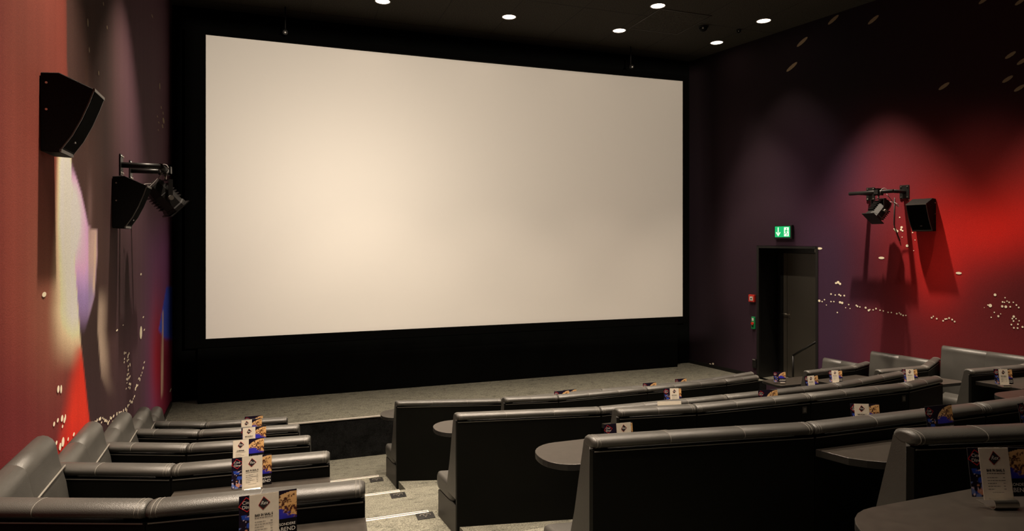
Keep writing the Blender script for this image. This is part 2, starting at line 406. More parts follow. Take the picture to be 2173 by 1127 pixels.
for i in range(46):               # the garland climbing along the wall
    s = i/45; u = 200+s*105; v = 897-18*s-55*s**3-160*max(0, s-.62)**1.35*1.2+random.uniform(-7, 7)
    dotL(u, v, random.uniform(1.6, 3), random.uniform(3, 8))
for i in range(26): dotL(random.uniform(262, 276), 750+random.uniform(-2, 75)*1.0, 1.8, random.uniform(3, 7))
for u, v, pu, pv in [(338,183,2,14),(341,228,2,6),(345,240,2,6),(333,247,2,4),(336,260,2,4),(346,256,4,12),(344,268,3,8),(335,276,2,3),(322,34,3,5),(218,8,2,8),(185,48,3,18),(188,106,2,12),(208,155,2,10),(226,58,2,8)]: dotL(u, v, pu, pv, 2)
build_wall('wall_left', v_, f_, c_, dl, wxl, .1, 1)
# right wall, with the doorway cut out of the grid
DY0, DY1, DZ1 = 7.40, 8.42, EYE-.13
ys = [unp_right(u, 500)[0] for u in np.arange(1455, 2240, 4.0)]; ys = [y for y in ys if 2.9 < y < 10]
ys = np.array(sorted([y for y in ys if min(abs(y-DY0), abs(y-DY1)) > .012]+[-3, -1, 0, 1, 2, DY0, DY1, 10.05]))
zs = np.arange(0, CEIL+.01, .025); zs = np.array(sorted([z for z in zs if min(abs(z-DZ1), abs(z-STAGE)) > .006]+[DZ1, STAGE]))
v_, f_, c_ = wallgrid(ys, zs, wxr, right_cols, 'wall_right', -1)
cy = v_[f_][:, :, 1].mean(1); cz = v_[f_][:, :, 2].mean(1)
f_ = f_[~((cy > DY0) & (cy < DY1) & (cz < DZ1) & (cz > STAGE))]
dl = []
def dotR(u, v, d, dv=None, k=1, rot=0):
    y, z, t = unp_right(u, v); y2 = unp_right(u+d, v)[0]; dl.append((y, z, abs(y2-y)/2, (dv or d)*t/F/2, k, rot))
Z8 = lambda x, y: (1560+x/2.45, 360+y/2.45)
for x, y, d in [(438,410,12),(760,459,13),(1162,538,13),(524,590,6),(535,586,8),(545,594,7),(498,647,5),(520,652,4),(540,650,5),(548,655,5),(567,655,5),(437,682,7),(452,686,4),(464,676,4),(474,704,3),(498,686,4),(513,686,4),(545,690,7),(556,693,7),(531,743,4),(574,718,3),(590,702,4),(597,722,3),
    (630,706,5),(636,711,5),(648,714,4),(678,718,6),(694,732,6),(700,728,4),(717,729,4),(732,723,5),(753,731,4),(770,735,4),(795,742,4),(812,743,4),(840,749,5),(853,745,4),(861,752,5),(873,758,5),(887,758,4),(1021,770,5),(1030,763,4),(1048,775,5),(1081,786,5),(1092,777,5),(1100,776,4),(1112,772,5),(1128,780,5),(1141,790,5),
    (1351,651,8),(1326,707,10),(1314,704,4),(1368,762,6),(1331,768,4),(1390,688,5),(1388,711,7),(1407,713,8),(1400,690,4),(1413,684,4),(1424,690,5),(1430,713,5),(1446,690,4),(1462,704,5),(1474,717,5),(1403,666,4),(1448,764,7),(1441,775,5),(1447,787,5),(1436,806,5),(1449,823,5),(1468,824,5),(1470,804,5),(1476,786,4),(1494,818,6),(1460,775,4),(1295,717,2),
    (833,313,7),(841,320,8),(826,308,4),(865,300,7),(862,312,6),(870,318,5),(894,396,8),(935,366,3),(928,421,3),(855,248,4),(903,157,3),(868,351,3),(922,327,4),(1347,742,4),(1380,750,3)]:
    u, v = Z8(x, y); dotR(u, v, d*.74 if d < 11 else d, (d*.74 if d < 11 else d*.4))
for u, v, d, dv in [(1507,773,5,4),(1513,772,4,4)]: dotR(u, v, d, dv)
for u, v in [(1768,42),(1853,42),(1702,89),(1680,142),(2003,183),(2144,117),(2138,168),(2163,187),(2088,0),(2165,3),(2169,130)]: dotR(u, v, 27, 8, 2, -.5)
build_wall('wall_right', v_, f_, c_, dl, wxr, .1, -1)
# black wall around the screen, back wall, ceiling
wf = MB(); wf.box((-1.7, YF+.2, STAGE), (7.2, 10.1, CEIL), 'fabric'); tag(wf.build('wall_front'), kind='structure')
wb = MB(); wb.box((-1.2, -3.1, 0), (9.6, -2.95, CEIL), 'wallback'); tag(wb.build('wall_back'), kind='structure')
ce = MB(); ce.box((-2.0, -3, CEIL), (9.6, 10.1, CEIL+.15), 'ceilmat')
for i in range(12):
    x = -1.6+i*.92; ce.box((x, -2.9, CEIL-.0015), (x+.006, 9.7, CEIL+.001), 'hatch')
for i in range(8):
    y = 9.6-i*1.5; ce.box((-1.8, y, CEIL-.0015), (8.8, y+.006, CEIL+.001), 'hatch')
tag(ce.build('ceiling'), kind='structure')
for nm, xf, sg, y0, y1 in (('baseboard_left', wxl, 1, STY, YF), ('baseboard_right', wxr, -1, 8.47, 9.98)):
    b = MB(); x0, x1 = xf(y0), xf(y1)
    b.prism([(x0, y0), (x0+sg*.018, y0), (x1+sg*.018, y1), (x1, y1)], STAGE, STAGE+.06, 'blackmetal'); tag(b.build(nm), kind='structure')
for j in range(3):
    y = aisle_y(j); x1 = (.90, .97, 1.04)[j]; t = MB()
    t.box((-.3, y-.045, aisle(j)-.001), (x1, y+.006, aisle(j)+.004), 'nosing'); t.box((-.3, y, aisle(j)-.03), (x1, y+.006, aisle(j)+.004), 'nosing')
    t.box((-.3, y-.028, aisle(j)+.0035), (x1-.005, y-.014, aisle(j)+.0052), 'edge')
    tag(t.build('trim_%d' % (j+2)), kind='structure')

# ------------------------------------------------------------------ screen
sc = empty('cinema_screen', ((SX0+SX1)/2, SCR_Y, SZ0), label='huge blank cream projection screen in a black frame on the front wall', cat='cinema screen')
s = MB(); NX, NZ = 24, 6; w2 = (SX1-SX0)/2; h = SZ1-SZ0
def sy(x): return .05*(1-(x/w2)**2)-.0
vs = []; fs = []
for i in range(NX+1):
    for j in range(NZ+1): x = -w2+2*w2*i/NX; vs.append((x, sy(x), h*j/NZ))
for i in range(NX):
    for j in range(NZ): a = i*(NZ+1)+j; fs.append((a, a+NZ+1, a+NZ+2, a+1))
s.add(vs, fs, 'screen', True); s.build('screen_surface', sc)
b = MB()
for (x0, x1, z0, z1) in ((-w2-.26, -w2, -.12, h+.10), (w2, w2+.10, -.12, h+.10), (-w2, w2, -.12, 0), (-w2, w2, h, h+.10)):
    b.box((x0, -.012, z0), (x1, .28, z1), 'cloth')
b.build('masking_frame', sc)
# the low black fabric box under the screen
k = MB(); k.box((-1.24, YF-.05, STAGE), (6.53, YF+.2, SZ0-.125), 'fabric')
tag(k.build('stage_skirt'), label='black cloth covered wall below the cinema screen, standing on the stage', cat='stage skirt')

# ------------------------------------------------------------------ ceiling fittings
def tube_xy(mb, cx, cy, z0, z1, r0, r1, k, n=24):
    a = [(cx+r0*math.cos(2*PI*i/n), cy+r0*math.sin(2*PI*i/n), z0) for i in range(n)]
    b = [(cx+r1*math.cos(2*PI*i/n), cy+r1*math.sin(2*PI*i/n), z1) for i in range(n)]
    mb.loft([a, b], k, caps=False)
def make_downlight():
    r = empty('ceiling_downlight')
    m = MB(); n = 28
    rings = []
    for (rr, z) in ((.112, 0), (.114, -.006), (.100, -.009), (.097, -.002)): rings.append([(rr*math.cos(2*PI*i/n), rr*math.sin(2*PI*i/n), z) for i in range(n)])
    m.loft(rings, 'edge', caps=False); m.build('trim_ring', r)
    m = MB(); m.loft([[(.097*math.cos(2*PI*i/n), .097*math.sin(2*PI*i/n), -.002) for i in range(n)], [(.06*math.cos(2*PI*i/n), .06*math.sin(2*PI*i/n), -.006) for i in range(n)]], 'glow', caps=True); m.build('diffuser', r)
    return r
def copy_tree(o, parent=None):
    c = o.copy(); C.objects.link(c); c.parent = parent
    for ch in [q for q in bpy.data.objects if q.parent == o]: copy_tree(ch, c)
    return c
dlp = [(1.18, 8.8, 'round ceiling downlight cut by the top edge, above the left half of the screen'),
       (3.03, 8.8, 'round ceiling downlight above the middle of the screen'),
       (4.87, 8.8, 'lit round downlight nearer the screen of the two below the ceiling hatch'),
       (6.71, 8.8, 'smallest lit ceiling downlight, just outside the right end of the screen'),
       (4.87, 7.69, 'round ceiling downlight beside the faint ceiling hatch, close to the top edge'),
       (6.71, 7.69, 'round ceiling downlight closest to the dark upper right wall')]
d0 = make_downlight()
for i, (x, y, lb) in enumerate(dlp):
    o = d0 if i == 0 else copy_tree(d0)
    o.location = (x, y, CEIL-.001); tag(o, lb, 'ceiling light', 'downlights in the black ceiling')
def unp_z(u, v, z):
    a = (u-1086)/F; t = (z-EYE)/((508-v)/F); return (t*(a*math.cos(YAW)+math.sin(YAW)), t*(-a*math.sin(YAW)+math.cos(YAW)), z)
h_ = [unp_z(u, v, CEIL-.003) for u, v in ((1385, 50), (1400, 35), (1463, 41), (1431, 61))]
m = MB(); cx = sum(p[0] for p in h_)/4; cy_ = sum(p[1] for p in h_)/4
m.box((-.42, -.42, -.006), (.42, .42, .0), 'ceilmat')
for a, b_ in (((-.44, -.44), (.44, -.43)), ((-.44, .43), (.44, .44)), ((-.44, -.44), (-.43, .44)), ((.43, -.44), (.44, .44))): m.box((a[0], a[1], -.009), (b_[0], b_[1], -.001), 'cabedge')
tag(m.build('ceiling_hatch', loc=(cx, cy_, CEIL)), label='square black access hatch in the ceiling between the downlights', cat='hatch')
def dome(u, v, r, name, lb, cat):
    x, y, z = unp_z(u, v, CEIL-.03); o = empty(name, (x, y, CEIL), label=lb, cat=cat)
    m = MB(); n = 16; m.loft([[(r*1.15*math.cos(2*PI*i/n), r*1.15*math.sin(2*PI*i/n), 0) for i in range(n)], [(r*1.15*math.cos(2*PI*i/n), r*1.15*math.sin(2*PI*i/n), -.02) for i in range(n)]], 'blackmetal'); m.build('base', o)
    m = MB(); m.loft([[(r*math.cos(q)*math.cos(2*PI*i/n), r*math.cos(q)*math.sin(2*PI*i/n), -.02-r*math.sin(q)) for i in range(n)] for q in (0, .4, .8, 1.2, 1.5)], 'cabinet'); m.build('lens_cover', o)
    m = MB(); m.box((-r*.9, -r*1.0, -.022-r*.55), (-r*.62, -r*.75, -.022-r*.25), 'white'); m.build('white_block', o)  # small white block on one side of the cover
dome(1492, 60, .065, 'dome_camera', 'small black dome camera hanging under the ceiling near the hatch', 'camera')
dome(1567, 67, .035, 'ceiling_sensor', 'tiny black sensor on the ceiling between two downlights', 'sensor')
for (u, v, lb) in ((605, 68, 'small black bracket lamp over the top left of the screen'), (1338, 141, 'small black bracket lamp over the top right of the screen')):
    a = (u-1086)/F; dx = a*math.cos(YAW)+math.sin(YAW); dy = -a*math.sin(YAW)+math.cos(YAW); t = (SCR_Y-.12)/dy
    z = EYE+(508-v)/F*t; o = empty('screen_lamp', (t*dx, SCR_Y-.12, z), label=lb, cat='lamp')
    m = MB(); m.tube([(0, .0, CEIL-z), (0, 0, .03)], .010, 'blackmetal', 8); m.build('hanger_rod', o)
    m = MB(); m.tube([(0, .03, .02), (0, -.05, -.02)], .035, 'blackmetal', 12); m.build('housing', o)
    m = MB(); m.tube([(0, -.051, -.0205), (0, -.054, -.022)], .012, 'white', 10); m.build('lens', o)

# ------------------------------------------------------------------ banquettes
def mitre(P, i):
    """unit direction and mitred front offset vector at vertex i of the plan line P"""
    def nr(a, b):
        d = (Vector(b)-Vector(a)).normalized(); return Vector((-d.y, d.x))
    if i == 0: return nr(P[0], P[1])
    if i == len(P)-1: return nr(P[-2], P[-1])
    n1, n2 = nr(P[i-1], P[i]), nr(P[i], P[i+1]); m = (n1+n2).normalized(); return m/max(.3, m.dot(n1))
def rnd_section(d0, d1, z0, z1, r, n=4):
    pts = []
    for cx, cz, a0 in ((d1-r, z0+r, -90), (d1-r, z1-r, 0), (d0+r, z1-r, 90), (d0+r, z0+r, 180)):
        for i in range(n+1):
            a = math.radians(a0+90*i/n); pts.append((cx+r*math.cos(a), cz+r*math.sin(a)))
    return pts
def seg_loft(mb, P, i, sec, k, gap=0.0, e0=0, e1=0, seams=(), pinch=.0, smooth=True, endn=(None, None), stitch=False):
    """section (d, z) carried along segment i of plan line P; e0/e1 round the ends; seams pinch lightly"""
    a, b = Vector(P[i]), Vector(P[i+1]); na = endn[0] if (i == 0 and endn[0]) else mitre(P, i); nb_ = endn[1] if (i == len(P)-2 and endn[1]) else mitre(P, i+1)
    L_ = (b-a).length; cd = sum(p[0] for p in sec)/len(sec); cz = sum(p[1] for p in sec)/len(sec)
    st_ = []
    def end(r, s0):
        if r > 0: return [(s0+r*(1-math.cos(q)), .55+.45*math.sin(q)) for q in (0, .35, .75, 1.15, PI/2)]
        return [(s0, 1-pinch), (s0+.012, 1.0)] if pinch else [(s0, 1.0)]
    st_ += end(e0, gap)
    for s_ in seams: st_ += [(L_*s_-.008, 1.0), (L_*s_-.002, .972), (L_*s_+.002, .972), (L_*s_+.008, 1.0)]
    st_ += [(L_-q, c) for q, c in reversed(end(e1, gap))]
    rings = []
    for s_, c in st_:
        t = s_/L_; p = a.lerp(b, t); n = na.lerp(nb_, t)
        rings.append([(p.x+n.x*(cd+(d-cd)*c), p.y+n.y*(cd+(d-cd)*c), cz+(z-cz)*c) for d, z in sec])
    mb.loft(rings, k, smooth=smooth)
    if stitch:
        for s_ in [L_*q for q in seams]+[.020, L_-.020]+([.034, L_-.034] if L_ > .3 else []):
            rg = []
            for q, c in ((-.0011, .99), (-.0007, 1.022), (.0007, 1.022), (.0011, .99)):
                t = (s_+q)/L_; p = a.lerp(b, t); n = na.lerp(nb_, t)
                rg.append([(p.x+n.x*(cd+(d-cd)*c), p.y+n.y*(cd+(d-cd)*c), cz+(z-cz)*c) for d, z in sec])
            mb.loft(rg, 'stitch', smooth=smooth)
    return rings
def sofa(name, P, k, label, group, zfloor=None, ends=(1, 1), wall=None, seats=True, endn=(None, None), plates=()):
    zt = top(k); zo = own(k) if zfloor is None else zfloor; zb = zo
    o = empty(name, (P[0][0], P[0][1], zb), label=label, cat='sofa', group=group)
    n = len(P)-1
    def fin(mb, nm, bev=0):
        q = mb.build(nm, o, world=True); q.matrix_parent_inverse = Matrix.Translation((-P[0][0], -P[0][1], -zb))
        return q
    for i in range(n):
        L_ = (Vector(P[i+1])-Vector(P[i])).length
        sm = (1/3, 2/3) if L_ > .85 else ((.5,) if L_ > .35 else ())
        m = MB(); seg_loft(m, P, i, [(.038+.048*math.cos(q*PI/12)*abs(math.cos(q*PI/12))**-.12, zt-.027+.027*math.sin(q*PI/12)) if q % 12 != 6 else (.038, zt-.027+.027*math.sin(q*PI/12)) for q in range(24)], 'leather', .001, .028 if i == 0 and ends[0] else 0, .028 if i == n-1 and ends[1] else 0, sm, .13, endn=endn, stitch=True)
        fin(m, 'padded_roll')
        m = MB(); seg_loft(m, P, i, [(0, zb), (.028, zb), (.028, zt-.057), (0, zt-.057)], 'black', .002, smooth=False, endn=endn)
        fin(m, 'back_panel')
        m = MB(); seg_loft(m, P, i, [(-.003, zt-.0635), (.001, zt-.0635), (.001, zt-.060), (-.003, zt-.060)], 'edge', .008, smooth=False, endn=endn)
        fin(m, 'edge_strip')
        m = MB(); seg_loft(m, P, i, [(.029, zo+.40), (.22, zo+.40), (.21, zo+.48), (.155, zo+.66), (.105, zt-.16), (.084, zt-.07), (.075, zt-.028), (.029, zt-.028)], 'leather', .002, endn=endn)
        fin(m, 'backrest')
        if seats:
            m = MB(); seg_loft(m, P, i, rnd_section(.12, .50, zo+.33, zo+.47, .055), 'leather', .003, .03 if i == 0 and ends[0] else 0, .03 if i == n-1 and ends[1] else 0, (), .05, endn=endn)
            fin(m, 'seat_cushion')
            m = MB(); seg_loft(m, P, i, [(.03, zb), (.42, zb), (.42, zo+.335), (.03, zo+.335)], 'side', .004, smooth=False, endn=endn)
            fin(m, 'seat_base')
    for i_, t_ in plates:
        a, b = Vector(P[i_]), Vector(P[i_+1]); p = a.lerp(b, t_); d = (b-a).normalized()
        m = MB(); mt_ = Matrix(((d.x, -d.y, 0, p.x), (d.y, d.x, 0, p.y), (0, 0, 1, zt-.125), (0, 0, 0, 1)))
        m.box((-.018, -.004, 0), (.018, .001, .045), 'side', mt_); m.box((-.011, -.0048, .008), (.011, -.0035, .036), 'edge', mt_); fin(m, 'row_number_plate')
    if wall:      # tall backrest along the side wall: plan line Q whose front faces the room
        Q, ztw = wall
        m = MB(); a, b = Vector(Q[0]), Vector(Q[1]); en = (Vector((1, -.40)), None) if b.y < a.y else (None, Vector((-1, -.5)))
        sec = [(0, zo+.05), (.27, zo+.05), (.262, ztw-.5), (.215, ztw-.22), (.184, ztw-.12)]+[(.110+.060*math.cos(q), ztw-.055+.055*math.sin(q)) for q in (0, .4, .8, 1.2, 1.57, 2.0, 2.5, 3.0)]+[(.03, ztw-.16), (0, ztw-.3)]
        seg_loft(m, Q, 0, sec, 'leather', .004, 0, 0, (.5,), .03, endn=en); fin(m, 'wall_backrest')
        m = MB(); rg = []
        na = mitre(Q, 0)
        for t in (0.07, .5, .93):
            p = a.lerp(b, t); rg.append(Vector((p.x+na.x*.194, p.y+na.y*.194, ztw-.155)))
        m.tube(rg, .0045, 'stitch', 8); fin(m, 'piping')
        if seats:
            m = MB(); Qs = [tuple(a.lerp(b, .05)), tuple(b)] if b.y < a.y else [tuple(a), tuple(a.lerp(b, .95))]
            seg_loft(m, Qs, 0, rnd_section(.18, .50, zo+.33, zo+.47, .05), 'leather', .002, .02, .02, endn=en); fin(m, 'side_seat')
            m = MB(); seg_loft(m, Qs, 0, [(.02, zb), (.44, zb), (.44, zo+.335), (.02, zo+.335)], 'side', .002, smooth=False, endn=en); fin(m, 'side_base')
    return o
GL_ = 'leather banquettes along the left wall'; GR_ = 'long leather banquettes in the middle block'; GW_ = 'leather banquettes along the right wall'
# left block
LV = {1: (-.763, 6.41), 2: (-.696, 5.42), 3: (-.626, 4.378), 4: (-.546, 3.358), 5: (-.46, 2.364)}
LE = {1: (-.045, 6.345), 2: (.05, 5.32), 3: (.11, 4.30), 4: (.18, 3.306), 5: (.248, 2.30)}
LW = {}
for k in LV:
    x, y = LV[k]; yy = y+.26
    LW[k] = (wxl(yy)+.005, yy)
NTH = {1: 'farthest of the left wall rows, beside the stage floor', 2: 'second of the left wall rows from the stage', 3: 'third and middle of the five left wall rows', 4: 'next to nearest of the left wall rows', 5: 'nearest of the left wall rows, at the bottom left corner'}
LR = {}
for k in LV:
    yf = (LW[k-1][1]-.02) if k > 1 else 7.5; yn = LW[k][1]+.06
    LR[k] = sofa('banquette', [LW[k], LV[k], LE[k]], k, 'dark leather corner banquette, '+NTH[k], GL_, ends=(0, 1), wall=([(wxl(yf)+.004, yf), (wxl(yn)+.004, yn)], top(k)-.048))
# middle block
RB = {1: [(1.03, 6.61), (2.10, 6.335), (3.31, 6.365), (4.49, 6.365), (5.58, 6.56)],
      2: [(1.89, 5.61), (2.40, 5.52), (3.38, 5.53), (4.36, 5.555), (4.84, 5.61)],
      3: [(1.145, 4.51), (2.227, 4.306), (3.39, 4.30), (4.59, 4.32), (5.62, 4.51)],
      4: [(1.96, 3.55), (2.49, 3.47), (3.42, 3.455), (4.36, 3.46), (4.85, 3.56)],
      5: [(1.254, 2.507), (2.34, 2.34), (3.477, 2.32), (4.65, 2.34), (5.72, 2.52)],
      6: [(2.05, 1.61), (2.6, 1.49), (3.55, 1.47), (4.4, 1.47)]}
RN = {1: 'farthest long middle row, mostly hidden behind the next', 2: 'shorter second middle row from the stage', 3: 'long third middle row, its aisle end showing seat and base',
      4: 'short fourth middle row beginning behind the third, under the white card', 5: 'long black backed row filling the bottom centre', 6: 'nearest middle row at the bottom right corner'}
EN = {1: (-.13, 1), 2: (-.1, 1), 3: (-.12, 1), 4: (-.1, 1), 5: (-.12, 1), 6: (-.1, 1)}
for k, P in RB.items():
    n0 = Vector(EN[k]).normalized(); n1 = Vector((.12, 1)).normalized()
    sofa('banquette', P, k, 'dark leather banquette, '+RN[k], GR_, ends=(1, 1), endn=(n0, n1), plates=((1, .94), (2, .94)) if k == 4 else ())
# right wall block
WR = {1: [(6.27, 6.38), (7.13, 6.43)], 2: [(6.33, 5.38), (7.07, 5.37)], 3: [(6.33, 4.36), (7.12, 4.33)]}
WY = {1: .16, 2: .35, 3: .30}
WN = {1: 'low corner booth beside the doorway', 2: 'corner booth in the middle of the three right wall booths', 3: 'nearest right wall booth, leather end flaring down to the seat'}
for k, P in WR.items():
    yy = P[1][1]+WY[k]; Pw = (wxr(yy)-.012, yy)
    yf = 7.24 if k == 1 else WR[k-1][1][1]+WY[k-1]-.04; yn = yy+.06
    sofa('banquette', [P[0], P[1], Pw], k, 'dark leather '+WN[k], GW_, ends=(1, 0), wall=([(wxr(yn)-.004, yn), (wxr(yf)-.004, yf)], top(k)-.03))

# ------------------------------------------------------------------ tables
def tab(name, pts, z, label, group, legs, k='table'):
    cx = sum(p[0] for p in pts)/len(pts); cy = sum(p[1] for p in pts)/len(pts)
    zb = legs[0][2] if legs else z-.3
    o = empty(name, (cx, cy, zb), label=label, cat='table', group=group)
    loc = [(p[0]-cx, p[1]-cy) for p in pts]
    m = MB(); m.prism(loc, z-.034-zb, z-zb, 'table_edge', 'table'); q = m.build('tabletop', o); bevel(q, .0025, 2)
    for (x, y, zf, kind) in legs:
        m = MB()
        if kind == 'post':
            m.tube([(x-cx, y-cy, zf-zb+.002), (x-cx, y-cy, z-.034-zb)], .022, 'blackmetal', 14); m.build('leg', o)
            m = MB(); n = 20; m.loft([[(x-cx+.14*math.cos(2*PI*i/n), y-cy+.14*math.sin(2*PI*i/n), zf-zb+.001) for i in range(n)], [(x-cx+.13*math.cos(2*PI*i/n), y-cy+.13*math.sin(2*PI*i/n), zf-zb+.012) for i in range(n)]], 'blackmetal'); m.build('foot_plate', o)
        else:
            m.box((x-cx-.015, y-cy-.26, zf-zb+.002), (x-cx+.015, y-cy+.0, z-.034-zb), 'black'); m.build('support_panel', o)
    return o
def fz(y):                        # walking level under a point of plan
    j = -1
    for q in range(8):
        if y < aisle_y(q): j = q
    return 0 if j < 0 else aisle(j)
TZ = lambda k: own(k)+.72
def offs(a, b, d):                # offset toward the spectators
    v = (Vector(b)-Vector(a)).normalized(); n = Vector((v.y, -v.x)); return n*d
GT = 'black tables along the left wall'; GM = 'black tables in the middle block'; GRT = 'black tables of the right wall booths'
tn = {2: 'slim black table behind the farthest left row', 3: 'slim black table behind the second left row', 4: 'slim black table behind the middle left row', 5: 'long black table between the two nearest left rows', 6: 'black table at the bottom edge behind the nearest left row'}
for k in range(2, 7):
    a, b = Vector(LV[k-1]), Vector(LE[k-1]); n = offs(a, b, 1)
    p0 = a+(b-a)*.02; e = n*.004
    pts = [p0+e, p0+n*.36, b+n*.36+Vector((.012, 0)), b+e]
    tab('booth_table', [(p.x, p.y) for p in reversed(pts)], TZ(k), tn[k], GT, [(p0.x*.5+b.x*.5, p0.y*.5+b.y*.5-.03, fz(a.y-.2), 'panel')])
a, b = (-.78, 7.32), (-.02, 7.22)
tab('booth_table', [(-.02, 6.92), (-.02, 7.28), (-.80, 7.32), (-.80, 6.96)], TZ(1), 'small black table before the farthest left row, mostly hidden', GT, [(-.4, 7.12, 0, 'post')])
def rrect(x0, x1, y0, y1, rl=0, rr=0, n=7):
    pts = []
    for (cx, cy, a0, r) in ((x1-rr, y0+rr, -90, rr), (x1-rr, y1-rr, 0, rr), (x0+rl, y1-rl, 90, rl), (x0+rl, y0+rl, 180, rl)):
        if r <= 0: pts.append((cx, cy)); continue
        for i in range(n+1):
            q = math.radians(a0+90*i/n); pts.append((cx+r*math.cos(q), cy+r*math.sin(q)))
    return pts
yc = {1: 7.33, 3: 5.27, 5: 3.235, 7: 1.21}; x0_ = {1: .96, 3: 1.137, 5: 1.285, 7: 1.44}
names1 = {1: 'round ended black table before the farthest middle row, at the aisle', 3: 'round ended black table beside the second aisle seat from the stage', 5: 'largest round ended black table at the aisle, left of the big black back', 7: 'dark table across the bottom right corner carrying a menu stand'}
for k in (1, 3, 5, 7):
    tab('bar_table', rrect(x0_[k], x0_[k]+(.95 if k < 7 else 1.15), yc[k]-.19, yc[k]+.19, .175, .02), TZ(k), names1[k], GM, [(x0_[k]+.5, yc[k]-.02, fz(yc[k]), 'post')])
for k, cs in ((1, ((3.3, .32, 'in front of the centre of the farthest middle row'), (5.0, .34, 'in front of the right end of the farthest middle row'))), (3, ((3.38, .32, 'in front of the centre of the long third row'), (5.15, .34, 'in front of the right end of the long third row'))), (5, ((3.2, .36, 'in front of the centre of the nearest long row'), (5.38, .30, 'in front of the right end of the nearest long row')))):
    for i, (cx, hw_, wh) in enumerate(cs):
        tab('bar_table', rrect(cx-hw_, cx+hw_, yc[k]-(.19 if i and k == 5 else .30), yc[k]+(.16 if i and k == 5 else -.02), .15 if i else .05, .05), TZ(k), 'black table '+wh, GM, [(cx, yc[k]-.12, fz(yc[k]), 'post')])
def bow(a, b, dep, n=22):
    a, b = Vector(a), Vector(b); nn = offs(a, b, 1); pts = []
    for i in range(n+1):
        s_ = i/n; pts.append(a.lerp(b, s_)+nn*(.004+dep*math.sqrt(max(0, 1-abs(2*s_-1)**2.5))))
    return [(p.x, p.y) for p in pts]
en = {2: 'farthest middle row', 4: 'long third middle row', 6: 'nearest long middle row'}
for k in (2, 4, 6):
    P = RB[k-1]
    for i in (1, 2):
        tab('bow_table', bow(P[i], P[i+1], .31), TZ(k), 'bow fronted black table behind the %s, %s' % (en[k], 'aisle side' if i == 1 else 'door side'), GM, [((P[i][0]+P[i+1][0])/2, P[i][1]-.03, fz(P[i][1]-.1), 'panel')])
wn = {1: 'black table with a rounded corner in front of the doorway', 2: 'black table behind the booth beside the doorway', 3: 'black table behind the middle right wall booth', 4: 'black table cut by the right edge, behind the nearest right wall booth'}
tab('booth_table', rrect(6.33, 7.16, 6.95, 7.33, .08, .04), TZ(1), wn[1], GRT, [(6.75, 7.14, 0, 'post')])
for k in (2, 3, 4):
    a, b = Vector(WR[k-1][0]), Vector(WR[k-1][1]); n = offs(a, b, 1)
    pts = [a+Vector((.05, 0))+n*.004, a+n*.37+Vector((.15, 0)), b+n*.39+Vector((.06, .02)), b+n*.30+Vector((.12, 0)), b+n*.004]
    tab('booth_table', [(p.x, p.y) for p in reversed(pts)], TZ(k), wn[k], GRT, [((a.x+b.x)/2, a.y-.03, fz(a.y-.1), 'panel')])

# ------------------------------------------------------------------ menu stands
BW, BH = .176, .140
def brochure_colour(nx=96, nz=68):
    r = np.random.RandomState(4)
    x, z = np.meshgrid(np.linspace(0, 1, nx), np.linspace(0, 1, nz), indexing='ij')
    def vn(s, seed):
        g = np.random.RandomState(seed).rand(s+2, s+2); fx, fz_ = x*s, z*s; i, j = fx.astype(int), fz_.astype(int); a, b = fx-i, fz_-j
        a = a*a*(3-2*a); b = b*b*(3-2*b)
        return g[i, j]*(1-a)*(1-b)+g[i+1, j]*a*(1-b)+g[i, j+1]*(1-a)*b+g[i+1, j+1]*a*b
    col = np.ones(x.shape+(3,))*lin((24, 16, 34))
    # crowd of evening guests, lower left, as loose patches
    m = (x < .34)*(z < .58)
    n1, n2, n3 = vn(12, 1), vn(17, 2), vn(26, 3)
    col = mixc(col, m*sstep(n1, .55, .65), (40, 70, 165)); col = mixc(col, m*sstep(n2, .72, .8), (200, 140, 110)); col = mixc(col, m*sstep(n3, .8, .88), (225, 205, 215))
    col = mixc(col, (x < .2)*(z < .3)*sstep(vn(9, 7), .5, .6), (110, 130, 190))
    # night sky picture
    arc = ((x-1.02)/.62)**2+((z-.45)/.52)**2 < 1
    img = arc*(z > .36)*(x > .40)
    gold = mixc(np.ones(x.shape+(3,))*lin((200, 148, 84)), vn(7, 9)*.7, (236, 204, 156))
    tree = sstep(vn(44, 5)*.7+vn(16, 6)*.7+(.70-z)*.55, .72, .95)
    blue = mixc(np.ones(x.shape+(3,))*lin((28, 26, 120)), vn(6, 12), (52, 50, 170))
    pic = gold*(1-tree[..., None])+lin((70, 34, 26))*tree[..., None]
    bm_ = sstep(.62-z-(np.abs(x-.60))*.8+.20*vn(26, 8), .0, .10)[..., None]
    pic = pic*(1-bm_)+blue*bm_
    col = np.where(img[..., None], pic, col)
    col = np.where(((z <= .36)*(x > .36))[..., None], lin((12, 10, 14)), col)
    return x, z, col, nx, nz
